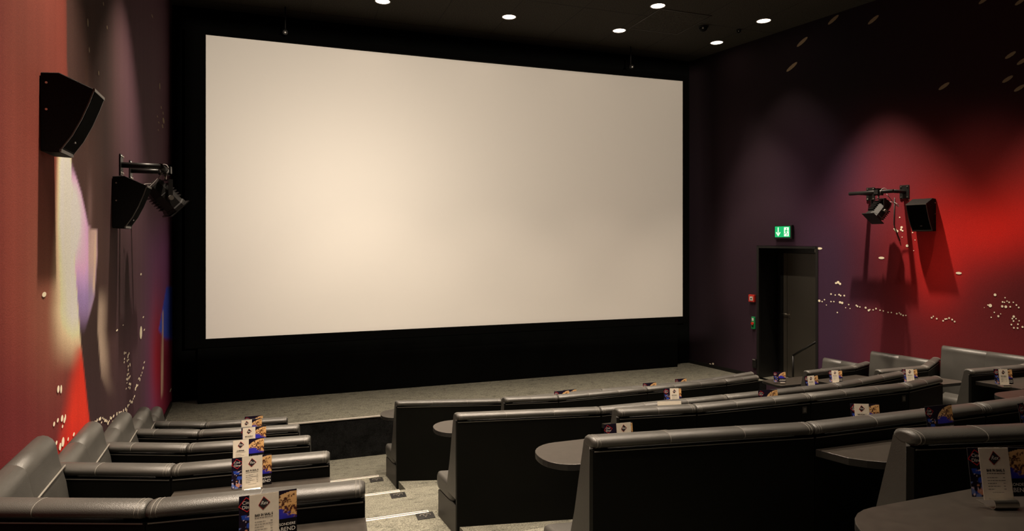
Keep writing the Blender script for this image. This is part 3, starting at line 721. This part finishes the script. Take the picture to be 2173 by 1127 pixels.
def make_brochure():
    x, z, col, nx, nz = brochure_colour()
    V = [((a-.5)*BW, 0, b*BH) for a, b in zip(x.ravel(), z.ravel())]; nv = len(V)
    Fc = [(i*nz+j, (i+1)*nz+j, (i+1)*nz+j+1, i*nz+j+1) for i in range(nx-1) for j in range(nz-1)]; mi = [0]*len(Fc)
    o = len(V); h = BW/2
    V += [(-h, .002, 0), (h, .002, 0), (h, .002, BH), (-h, .002, BH), (-h, 0, 0), (h, 0, 0), (h, 0, BH), (-h, 0, BH)]
    for f in ((3, 2, 1, 0), (4, 5, 1, 0), (5, 6, 2, 1), (6, 7, 3, 2), (7, 4, 0, 3)): Fc.append(tuple(o+q for q in f)); mi.append(1)
    mb = MB()
    # emblem, a red diamond outline with two words, and the headline
    c = (-.365*BW, .80*BH); R = .025
    dia = [(c[0]-R*1.05, c[1]-.004), (c[0]-.003, c[1]+R*.95), (c[0]+R*1.1, c[1]+.003), (c[0]+.001, c[1]-R*.95)]
    di2 = [(c[0]+(p[0]-c[0])*.86, c[1]+(p[1]-c[1])*.86) for p in dia]
    for i in range(4): flat(mb, [dia[i], dia[(i+1) % 4], di2[(i+1) % 4], di2[i]], -.0006, 'redink')
    put_text(mb, 'Ciné', .0145, c[0]-.014, c[1]+.0015, -.0008, 'white'); put_text(mb, 'Dîner', .0145, c[0]-.015, c[1]-.0125, -.0008, 'white')
    put_text(mb, 'DER BESONDERE', .0115, .475*BW, .215*BH, -.0006, 'white', align='RIGHT'); put_text(mb, 'FILMABEND', .0178, .475*BW, .09*BH, -.0006, 'white', align='RIGHT')
    o = len(V); V += mb.v; Fc += [tuple(o+q for q in f) for f in mb.f]
    ks = {'redink': 2, 'white': 3}; mi += [ks[mb.slots[q]] for q in mb.m]
    me = bpy.data.meshes.new('brochure'); me.from_pydata(V, [], Fc)
    for k in ('print', 'ink', 'redink', 'white'): me.materials.append(M[k])
    me.polygons.foreach_set('material_index', mi)
    ca = me.color_attributes.new('Col', 'FLOAT_COLOR', 'POINT'); full = np.ones((len(V), 4), np.float32); full[:nv, :3] = col.reshape(-1, 3)
    ca.data.foreach_set('color', full.ravel()); me.update()
    return me
bro_me = make_brochure()
def make_insert(kind):
    mb = MB(); w2 = .052; h = .148
    mb.box((-w2, 0, 0), (w2, .0012, h), 'paper')
    y = -.0006; cz = h*.80
    dia = [(-.0205, cz-.004), (-.002, cz+.0215), (.0215, cz+.001), (-.004, cz-.0195)]
    flat(mb, dia, y, 'redink'); flat(mb, [(p[0]*.9, cz+(p[1]-cz)*.9) for p in dia], y-.0002, 'ink')
    put_text(mb, 'Rex', .0165, -.013, cz-.004, y-.0005, 'white', shear=.35)
    put_text(mb, 'BAR IN SAAL 5' if kind != 'diner' else 'CINÉDÎNER', .0098, -.033 if kind != 'diner' else -.028, h*.545, y, 'ink', bold=.0004)
    r = random.Random(3)
    def line(x0, x1, z, t, k='grey'):
        x = x0
        while x < x1:
            w_ = min(r.uniform(.004, .011), x1-x); flat(mb, [(x, z), (x+w_, z), (x+w_, z+t), (x, z+t)], y, k); x += w_+.0016
    line(-.033, .030, h*.50, .0018, 'ink')
    n = 5 if kind != 'diner' else 3
    for i in range(n):
        z = h*(.42-.055*i); line(-.033, -.033+(.038, .055, .031, .044, .022)[i], z, .0017)
        if kind != 'diner': line(.022, .030, z, .0017)
    line(-.02, .022, h*.14, .0011)
    if kind == 'price': put_text(mb, '01-02', .0135, -.014, h*.045, y, 'ink', space=1.25)
    mb.v = [(p[0]*.86, p[1], p[2]*1.0) for p in mb.v]
    q = mb.build('menu_card'); me = q.data; bpy.data.objects.remove(q); return me
ins_me = {k: make_insert(k) for k in ('bar', 'diner', 'price')}
def make_clip():
    mb = MB(); w2 = .036
    sec = [(.012, .001), (-.018, .001)]+[(-.018+.0125*math.cos(a), .0135+.0125*math.sin(a)) for a in [math.radians(q) for q in range(-90, -281, -22)]]+[(-.006, .0245)]
    out = [(w_, *p) for w_ in (-w2, w2) for p in sec]
    n = len(sec); t = .0016
    sec2 = []
    for i, p in enumerate(sec):
        a = sec[max(0, i-1)]; b = sec[min(n-1, i+1)]; d = Vector((b[0]-a[0], b[1]-a[1])).normalized(); sec2.append((p[0]-d.y*t, p[1]+d.x*t))
    ring = sec+sec2[::-1]
    mb.loft([[(-w2, p[0], p[1]) for p in ring], [(w2, p[0], p[1]) for p in ring]], 'steel', smooth=False)
    mb.box((-w2, -.006, .0005), (w2, .045, .002), 'steel')
    q = mb.build('metal_clip'); me = q.data; bpy.data.objects.remove(q); return me
clip_me = make_clip()
def stand(x, y, z, label, ins='bar', frac=.5, rz=0, lean=9, brochure=True, back=False, group='menu stands on the tables'):
    o = empty('menu_stand', (x, y, z+.0006), rz=math.radians(rz), label=label, cat='menu stand', group=group)
    ln = math.radians(-lean)
    def part(me, nm, px, py, pz, rx):
        q = bpy.data.objects.new(nm, me); C.objects.link(q); q.parent = o; q.location = (px, py, pz); q.rotation_euler = (rx, 0, PI if back else 0); return q
    if brochure: part(bro_me, 'brochure', 0, 0, .026, ln)
    if ins: part(ins_me[ins], 'menu_card', (frac-.5)*BW, -.004, .018, ln)
    part(clip_me, 'metal_clip', (frac-.5)*BW if ins else .02, -.004, 0, 0)
    return o
def on(u, k, dy, off=0):          # where the ray of column u meets the plan line y = dy
    a = (u-1086)/F; dx = a*math.cos(YAW)+math.sin(YAW); dyy = -a*math.sin(YAW)+math.cos(YAW); return dx/dyy*dy
T = [ # (u centre, y, row, label, insert, frac, rz)
 (538, 7.10, 1, 'menu stand topmost in the left column of stands, only its dark top edge visible', None, .5, 2),
 (533, 6.2, 2, 'second menu stand from the top in the left column', 'bar', .27, 2),
 (538, 5.20, 3, 'third menu stand from the top in the left column', 'bar', .31, 2),
 (527, 4.20, 4, 'menu stand in the left column whose card reads CINÉDÎNER', 'diner', .25, 2),
 (534, 3.22, 5, 'menu stand with full price list on the long table of the left wall rows', 'bar', .51, 3),
 (569, 2.185, 6, 'nearest menu stand on the left with the card ending in 01-02', 'price', .43, 3),
]
for u, y, k, lb, ins, fr, rz in T:
    stand(on(u, k, y), y, TZ(k), lb, ins, fr, rz)
TR = [
 (1210, 7.06, 1, 'brochure stand peeking over the farthest middle row at its left', None, .5, 0),
 (1446, 7.13, 1, 'brochure stand peeking over the farthest middle row near the red alarm side', None, .5, 0),
 (1193, 6.26, 2, 'dark brochure stand above the left part of the second middle row', None, .5, 0),
 (1380, 6.28, 2, 'dark brochure stand above the middle of the second middle row', None, .5, 0),
 (1428, 5.22, 3, 'menu stand half hidden behind the white card, third middle row', 'bar', .6, -12),
 (1724, 5.22, 3, 'menu stand with white card peeking over the third row before the doorway', 'bar', .45, 0),
 (1632, 4.17, 4, 'brochure stand with gold picture peeking over the short fourth row', None, .5, -8),
 (1315, 3.12, 5, 'menu stand peeking over the big black back, red diamond on its left', 'bar', .68, -2),
 (1838, 2.98, 5, 'menu stand with tilted white card over the middle of the nearest long row', 'bar', .38, -22),
 (1999, 2.24, 6, 'large brochure stand with gold and blue picture, upper right of the bow table', None, .5, -2),
 (2190, 2.14, 6, 'menu stand cut by the right edge above the nearest middle row', 'bar', .55, 6),
 (2125, 1.28, 7, 'dim price list stand on the table in the bottom right corner', 'bar', .44, -18),
]
for u, y, k, lb, ins, fr, rz in TR:
    stand(on(u, k, y), y, TZ(k), lb, ins, fr, rz)
stand(on(1423, 4, 4.15), 4.15, TZ(4), 'white blank backed card lying against the fourth middle row', None, .5, -6)
o = [q for q in bpy.data.objects if q.get('label', '').startswith('white blank')][0]
for ch in list(o.children): bpy.data.objects.remove(ch)
m = MB(); m.box((-.10, 0, .0), (.10, .0015, .145), 'paper'); q = m.build('blank_card', o); q.rotation_euler = (math.radians(-14), math.radians(2), 0); q.location = (0, 0, .012)
q = bpy.data.objects.new('metal_clip', clip_me); C.objects.link(q); q.parent = o
for u, y, k, lb, ins, fr, rz in [(1655, 7.05, 1, 'brochure stand on the table in front of the doorway', None, .5, -14), (1774, 6.1, 2, 'menu stand behind the booth beside the doorway', 'bar', .46, -14),
    (1932, 5.12, 3, 'menu stand behind the middle right wall booth', 'bar', .5, -16), (2131, 4.1, 4, 'menu stand behind the nearest right wall booth', 'bar', .5, -18)]:
    stand(on(u, k, y), y, TZ(k), lb, ins, fr, rz)

# ------------------------------------------------------------------ speakers
def speaker(loc, side, tx, label):
    """local: back on the wall at x=0, x into the room, y along the wall from 0"""
    o = empty('wall_speaker', loc, rot=(0, 0, tx), label=label, cat='loudspeaker', group='loudspeakers on the side walls')
    W = .245; s_ = side
    fr = [(.243, .345), (.219, .27), (.185, .18), (.143, .09), (.093, .012)]
    prof = [(0.004, 0), (0.004, .412), (.085, .418)]+fr+[(.088, -.004)]
    def ext(pr, y0, y1, k, mb, sm=False):
        n = len(pr); a = [(s_*p[0], y0, p[1]) for p in pr]; b = [(s_*p[0], y1, p[1]) for p in pr]
        mb.loft([a, b], k, smooth=sm)
    m = MB(); ext(prof, 0, W, 'cabinet', m); q = m.build('cabinet', o); bevel(q, .004, 2)
    g = MB(); gp = [(fr[i][0]+.004, fr[i][1]-.001) for i in range(5)]; gp = [(gp[0][0]-.003, gp[0][1]-.012)]+gp[1:4]+[(gp[4][0]+.003, gp[4][1]+.012)]
    pr = gp+[(p[0]-.010, p[1]+.004) for p in gp[::-1]]; ext(pr, .014, W-.014, 'grille', g); gq = g.build('grille', o)
    e = MB()
    for yy in (0.0, W-.006):
        pr = [(p[0]+.003, p[1]) for p in fr]+[(p[0]-.003, p[1]+.001) for p in fr[::-1]]; ext(pr, yy, yy+.006, 'cabedge', e)
    for q_ in (fr[0], fr[4]): e.box(tuple(sorted((s_*(q_[0]-.006), s_*(q_[0]+.003)))[:1])+(0, q_[1]-.012), (max(s_*(q_[0]-.006), s_*(q_[0]+.003)), W, q_[1]+.004), 'cabedge')
    e.build('front_edge', o)
    b = MB(); b.box((min(s_*.128, s_*.134), W*.5-.02, .062), (max(s_*.128, s_*.134), W*.5+.004, .072), 'edge'); b.build('badge', gq)
    s2 = MB()
    for z in (.36, .22): s2.tube([(s_*.03, -.003, z), (s_*.03, 0.003, z)], .006, 'steel', 8)
    s2.build('side_screw', o)
    return o
al, ar = math.atan(.058), math.atan(.19)
speaker((wxl(3.91), 3.91, 3.262), 1, al*1, 'larger looking black loudspeaker high on the red part of the left wall')
speaker((wxl(5.76), 5.76, 2.89), 1, al, 'black loudspeaker on the left wall beside the spotlight bracket')
speaker((wxr(5.77), 5.77, 2.905), -1, ar, 'black loudspeaker on the red right wall, casting a long shadow')

# ------------------------------------------------------------------ spotlight brackets and spotlights
def rig(side, wx, ang, y0, y1, z, lamp_y, off, nb, nl, aim):
    r = empty('pipe_bracket', (wx(y0), y0, z), rz=ang, label=nb, cat='bracket', group='pipe brackets on the side walls')
    s_ = side; Ly = y1-y0
    m = MB()
    for yy, nm in ((0, 0), (Ly, 1)):
        m = MB(); m.box((min(0.002*s_, .012*s_), yy-.06, -.09), (max(.002*s_, .012*s_), yy+.06, .09), 'blackmetal'); q = m.build('wall_plate', r); bevel(q, .003)
        m = MB()
        for a in (-.04, .04):
            for b_ in (-.07, .07): m.tube([(.011*s_, yy+a, b_), (.019*s_, yy+a, b_)], .008, 'steel', 6)
        m.build('bolt', r)
        m = MB(); m.tube([(.01*s_, yy, 0), (off*s_, yy, 0)], .024, 'blackmetal', 14); m.build('arm', r)
    m = MB(); m.tube([(off*s_, -.015, 0), (off*s_, Ly+.13, 0)], .025, 'blackmetal', 14); m.build('crossbar', r)
    wpos = Matrix.Rotation(ang, 3, 'Z') @ Vector((off*s_, lamp_y-y0, 0))+Vector((wx(y0), y0, z))
    lo = empty('theatre_spotlight', tuple(wpos), label=nl, cat='spotlight', group='stage spotlights on pipe brackets')
    m = MB()
    for bx in (((-.05, -.03, -.045), (-.036, .03, .045)), ((.036, -.03, -.045), (.05, .03, .045)), ((-.05, -.03, .031), (.05, .03, .045)), ((-.05, -.03, -.045), (.05, .03, -.031))): m.box(bx[0], bx[1], 'blackmetal')
    m.tube([(0, 0, -.04), (0, 0, -.095)], .011, 'steel', 10); q = m.build('clamp', lo)
    d = Vector(aim).normalized(); side_v = d.cross(Vector((0, 0, 1))).normalized(); upv = side_v.cross(d).normalized()
    c0 = Vector((0, 0, -.255))
    B = Matrix((side_v, upv, -d)).transposed()      # local x side, y up, z back
    def W(p): return c0+B @ Vector(p)
    hw = .112
    m = MB()                                         # yoke
    for sg in (-1, 1):
        top_ = Vector((side_v.x*sg*hw, side_v.y*sg*hw, -.09)); bot = c0+side_v*sg*hw
        t = side_v*.004; wv = Vector((side_v.y, -side_v.x, 0))*.019
        vs = [top_-t-wv, top_+t-wv, top_+t+wv, top_-t+wv, bot-t-wv, bot+t-wv, bot+t+wv, bot-t+wv]
        m.add(vs, [(0,1,2,3),(7,6,5,4),(0,4,5,1),(1,5,6,2),(2,6,7,3),(3,7,4,0)], 'blackmetal')
    wv = Vector((side_v.y, -side_v.x, 0))*.019; a = side_v*hw; z1 = Vector((0, 0, -.09)); z2 = Vector((0, 0, -.098))
    vs = [z1-a-wv, z1+a-wv, z1+a+wv, z1-a+wv, z2-a-wv, z2+a-wv, z2+a+wv, z2-a+wv]
    m.add(vs, [(0,1,2,3),(7,6,5,4),(0,4,5,1),(1,5,6,2),(2,6,7,3),(3,7,4,0)], 'blackmetal'); m.build('yoke', lo)
    m = MB(); n = 8; rg = []
    for zz, rr in ((.17, .055), (.16, .085), (.06, .095), (.055, .10), (-.09, .10), (-.10, .108), (-.125, .108)):
        rg.append([W((rr*math.cos(2*PI*(i+.5)/n), rr*math.sin(2*PI*(i+.5)/n), zz)) for i in range(n)])
    m.loft(rg, 'blackmetal', smooth=False)
    for i in range(6):
        zz = -.06+i*.028
        for sg in (-1, 1):
            vs = [W((x, y, q)) for q in (zz, zz+.006) for x, y in ((-.05, sg*.092), (.05, sg*.092), (.045, sg*.112), (-.045, sg*.112))]
            m.add(vs, [(3,2,1,0),(4,5,6,7),(0,1,5,4),(1,2,6,5),(2,3,7,6),(3,0,4,7)], 'blackmetal')
    hs = m.build('housing', lo)
    m = MB(); vs = [W((x, y, q)) for q in (-.128, -.137) for x, y in ((-.105, -.105), (.105, -.105), (.105, .105), (-.105, .105))]
    m.add(vs, [(3,2,1,0),(4,5,6,7),(0,1,5,4),(1,2,6,5),(2,3,7,6),(3,0,4,7)], 'blackmetal'); m.build('filter_frame', hs)
    m = MB()
    for sg in (-1, 1): m.tube([c0+side_v*sg*(hw-.012), c0+side_v*sg*(hw+.022)], .022, 'edge', 10)
    m.build('tilt_knob', lo)
    m = MB(); m.add([W((sg*.103, y, q)) for sg in (s_*-1,) for y, q in ((-.012, -.09), (.012, -.09), (.012, .05), (-.012, .05))], [(0, 1, 2, 3)], 'edge'); m.build('rating_strip', hs)
    m = MB(); b0 = W((0, 0, .17)); pts = []
    for i in range(21):
        q = i/20; p = b0.lerp(Vector((0, -.12, -.036)), q); p.z += -.11*math.sin(PI*q)+.035*math.sin(PI*2*q); p += Vector((s_*-.10*math.sin(PI*q), -.10*math.sin(PI*q), 0)); pts.append(p)
    m.tube(pts, .0042, 'cable', 8)
    pts = [Vector((.036*math.cos(q*1.0)*(1+.02*q)-math.sin(ang)*(-.09+.012*q), -.09+.012*q, .0+.045*math.sin(q))) for q in [i*.42 for i in range(32)]]
    m.tube(pts, .0038, 'cable', 6); m.build('cable', lo)
rig(1, wxl, al, 6.11, 6.57, 3.43, 6.42, .30, 'black pipe bracket on the left wall above the second loudspeaker', 'black finned spotlight hanging beside the left wall loudspeaker, aimed down', (.52, .32, -.62))
rig(-1, wxr, ar, 6.15, 6.60, 3.43, 6.33, .29, 'black pipe bracket on the right wall above and left of the loudspeaker', 'black spotlight hanging from the right wall bracket, aimed down toward the stage', (-.62, .10, -.70))
# thin cable running down the right wall from the bracket
m = MB(); m.tube([(wxr(6.27)-.012, 6.27, 3.36), (wxr(6.28)-.012, 6.28, 3.0), (wxr(6.2)-.012, 6.2, 2.78)], .006, 'blackmetal', 8)
tag(m.build('wall_cable'), label='thin black cable hanging down the right wall under the bracket', cat='cable')

# ------------------------------------------------------------------ doorway on the right wall
nrm = Vector((math.cos(ar), math.sin(ar), 0)); tg = Vector((-math.sin(ar), math.cos(ar), 0))
A = Vector((wxr(DY0), DY0, 0)); Bp = Vector((wxr(DY1), DY1, 0)); WD = (Bp-A).length
mt = Matrix.Translation(A) @ Matrix(((tg.x, nrm.x, 0, 0), (tg.y, nrm.y, 0, 0), (0, 0, 1, 0), (0, 0, 0, 1)))
# local: x along wall (near to far), y into the recess, z up
RD = .50
m = MB()
m.box((-.03, 0.0, STAGE-.05), (0, RD, DZ1+.03), 'jamb', mt); m.box((WD, 0.0, STAGE-.05), (WD+.03, RD, DZ1+.03), 'jamb', mt)
m.box((0, 0.0, DZ1), (WD, RD, DZ1+.03), 'jamb', mt); m.box((-.03, 0.0, STAGE-.05), (WD+.03, RD+.08, STAGE), 'carpet', mt)
m.box((-.05, RD+.06, STAGE-.05), (WD+.05, RD+.10, DZ1+.05), 'jamb', mt)
m.build('trim_5')['kind'] = 'structure'
m = MB()
for a, b_ in (((-.025, -.008, STAGE), (.012, .03, DZ1+.02)), ((WD-.012, -.008, STAGE), (WD+.03, .03, DZ1+.02)), ((0, -.008, DZ1-.012), (WD, .03, DZ1+.02))): m.box(a, b_, 'blackmetal', mt)
m.build('trim_6')['kind'] = 'structure'
dr = empty('door_1', tuple(A), kind='structure')
def dpart(mb, nm, **k):
    q = mb.build(nm, dr); q.matrix_parent_inverse = Matrix.Translation(-A); return q
m = MB(); m.box((.02, RD-.0, STAGE+.01), (WD-.17, RD+.045, DZ1-.10), 'door', mt); bevel(dpart(m, 'door_leaf'), .003)
m = MB(); m.box((.0, RD+.0, DZ1-.095), (WD, RD+.05, DZ1-.0), 'jamb', mt); m.box((WD-.165, RD, STAGE), (WD-.10, RD+.055, DZ1-.1), 'door', mt); m.box((WD-.095, RD, STAGE), (WD-.0, RD+.055, DZ1-.1), 'jamb', mt); dpart(m, 'door_frame')
m = MB(); m.box((.05, RD-.05, DZ1-.075), (.34, RD-.0, DZ1-.03), 'edge', mt); dpart(m, 'door_closer')
m = MB(); p = lambda *q: mt @ Vector(q)
m.tube([p(WD-.215, RD, 1.56), p(WD-.215, RD-.05, 1.56), p(WD-.09, RD-.055, 1.565)], .010, 'steel', 10); m.box((WD-.235, RD-.006, 1.49), (WD-.195, RD, 1.63), 'steel', mt); dpart(m, 'door_handle')
# handrail in front of the door
hr = empty('handrail', tuple(mt @ Vector((WD*.5, .16, STAGE))), label='black sloping metal handrail standing inside the doorway', cat='handrail')
def hp(mb, nm):
    q = mb.build(nm, hr); q.matrix_parent_inverse = Matrix.Translation(-hr.location); return q
m = MB(); m.tube([p(.02, .14, 1.29), p(.50, .14, .96)], .017, 'blackmetal', 12); hp(m, 'top_rail')
m = MB(); m.tube([p(.50, .14, .965), p(.50, .14, STAGE+.004)], .017, 'blackmetal', 12); hp(m, 'post')
m = MB(); m.tube([p(.02, .14, 1.30), p(.02, .14, STAGE+.004)], .014, 'blackmetal', 12); hp(m, 'post')
m = MB(); m.tube([p(.02, .14, .88), p(.34, .14, .64)], .015, 'blackmetal', 12); hp(m, 'lower_rail')
# wall devices on the right wall; local x along the wall toward the viewer's right
def wall_dev(name, u, v, label, cat):
    y, z, t = unp_right(u, v); o = empty(name, (wxr(y), y, z), label=label, cat=cat)
    # local x = along wall toward the camera side (right in the picture), local -y = out of the wall
    o.rotation_euler = (0, 0, math.atan2(-tg.y, -tg.x)); return o
e = wall_dev('exit_sign', 1665, 492, 'green emergency exit sign with arrow and running figure above the doorway', 'exit sign')
m = MB(); m.box((-.16, -.055, -.115), (.16, -.002, .105), 'blackmetal'); q = m.build('housing', e); bevel(q, .005)
m = MB(); m.box((-.135, -.060, -.085), (.135, -.0555, .085), 'green'); m.build('green_panel', e)
m = MB(); y = -.0612
flat(m, [(-.083, .07), (-.067, .07), (-.067, -.03), (-.083, -.03)], y, 'signwhite'); flat(m, [(-.118, -.012), (-.105, -.002), (-.075, -.042), (-.045, -.002), (-.032, -.012), (-.075, -.072)], y, 'signwhite')
flat(m, [(.03, -.07), (.115, -.07), (.115, .07), (.03, .07)], y, 'signwhite'); m.build('arrow_and_doorway', e)
m = MB(); y = -.0620
hd = [(.078+.011*math.cos(a*PI/6), .048+.011*math.sin(a*PI/6)) for a in range(12)]; flat(m, hd, y, 'green')
for pl in ([(.060, .032), (.084, .034), (.078, -.008), (.058, -.006)], [(.061, -.004), (.075, -.004), (.054, -.032), (.036, -.040), (.034, -.030), (.046, -.024)], [(.064, -.004), (.078, -.006), (.094, -.030), (.088, -.062), (.076, -.060), (.081, -.032)], [(.080, .032), (.100, .012), (.110, .020), (.112, .012), (.100, .002), (.082, .018)], [(.062, .032), (.044, .016), (.050, -.004), (.056, .0), (.052, .014), (.066, .022)]): flat(m, pl, y, 'green')
m.build('running_figure', e)
e = wall_dev('fire_alarm_button', 1597.5, 633, 'red fire alarm call point on the wall left of the doorway', 'fire alarm')
m = MB(); m.box((-.058, -.045, -.06), (.058, -.001, .06), 'red'); q = m.build('housing', e); bevel(q, .006)
m = MB(); m.box((-.03, -.048, -.036), (.03, -.0455, .03), 'white'); m.tube([(0, -.0475, -.004), (0, -.053, -.004)], .012, 'ink', 12); m.build('press_window', e)
e = wall_dev('door_release_button', 1600, 685, 'narrow green emergency door release below the red fire alarm', 'release button')
m = MB(); m.box((-.032, -.035, -.10), (.032, -.001, .10), 'greenbox'); q = m.build('housing', e); bevel(q, .005)
m = MB(); m.tube([(0, -.034, -.008), (0, -.055, -.008)], .024, 'red', 16); m.build('red_button', e)
m = MB(); m.box((-.016, -.0375, .035), (.016, -.0355, .08), 'white'); m.build('pictogram', e)
m = MB(); m.box((-.018, -.0375, -.075), (.018, -.0355, -.04), 'blackmetal'); m.build('keyhole_plate', e)
e = wall_dev('light_switch', 1602, 771, 'small black double socket low on the wall beside the doorway', 'socket')
m = MB(); m.box((-.035, -.03, -.075), (.035, -.001, .075), 'blackmetal'); q = m.build('cover_plate', e); bevel(q, .004)
m = MB(); m.box((-.026, -.034, .055), (.026, -.0305, .068), 'cable'); m.build('label_strip', e)
m = MB(); m.tube([(0, -.031, -.04), (0, -.033, -.04)], .012, 'ink', 12); m.build('socket_hole', e)

# ------------------------------------------------------------------ row marker plates on the steps
def plate(x, y, z, lb):
    o = empty('step_marker', (x, y, z+.001), rz=0, label=lb, cat='floor marker', group='black marker plates on the aisle steps')
    m = MB(); m.box((-.07, -.055, 0), (.07, .055, .005), 'blackmetal'); q = m.build('plate', o); bevel(q, .002)
    m = MB()
    def fl2(x0, y0, x1, y1): m.box((x0, y0, .0045), (x1, y1, .0062), 'edge')
    fl2(-.045, .020, .045, .030); fl2(-.045, .002, -.037, .030); fl2(.037, .002, .045, .030); fl2(-.004, .02, .004, .042)
    fl2(-.016, -.012, .016, -.006); fl2(-.016, -.012, -.010, .010); fl2(.010, -.012, .016, .010); fl2(-.004, -.028, .004, -.008)
    m.build('engraved_mark', o)
plate(.862, 6.93, aisle(0), 'black marker plate on the farthest of the three lit aisle steps')
plate(.94, 5.93, aisle(1), 'black marker plate on the middle of the three lit aisle steps')
plate(1.0, 4.95, aisle(2), 'black marker plate on the nearest lit aisle step')
# carpeted plinths behind the middle rows
for k in (1, 3):
    P = RB[k]; y1 = aisle_y(k)
    pts = [(P[0][0]+.02, P[0][1])]+[(p[0], p[1]) for p in P[1:]]+[(P[-1][0], y1), (P[0][0]+.10, y1)]
    m = MB(); m.prism(pts[::-1], aisle(k-1), own(k+1), 'carpet'); m.build('floor_plinth')['kind'] = 'structure'
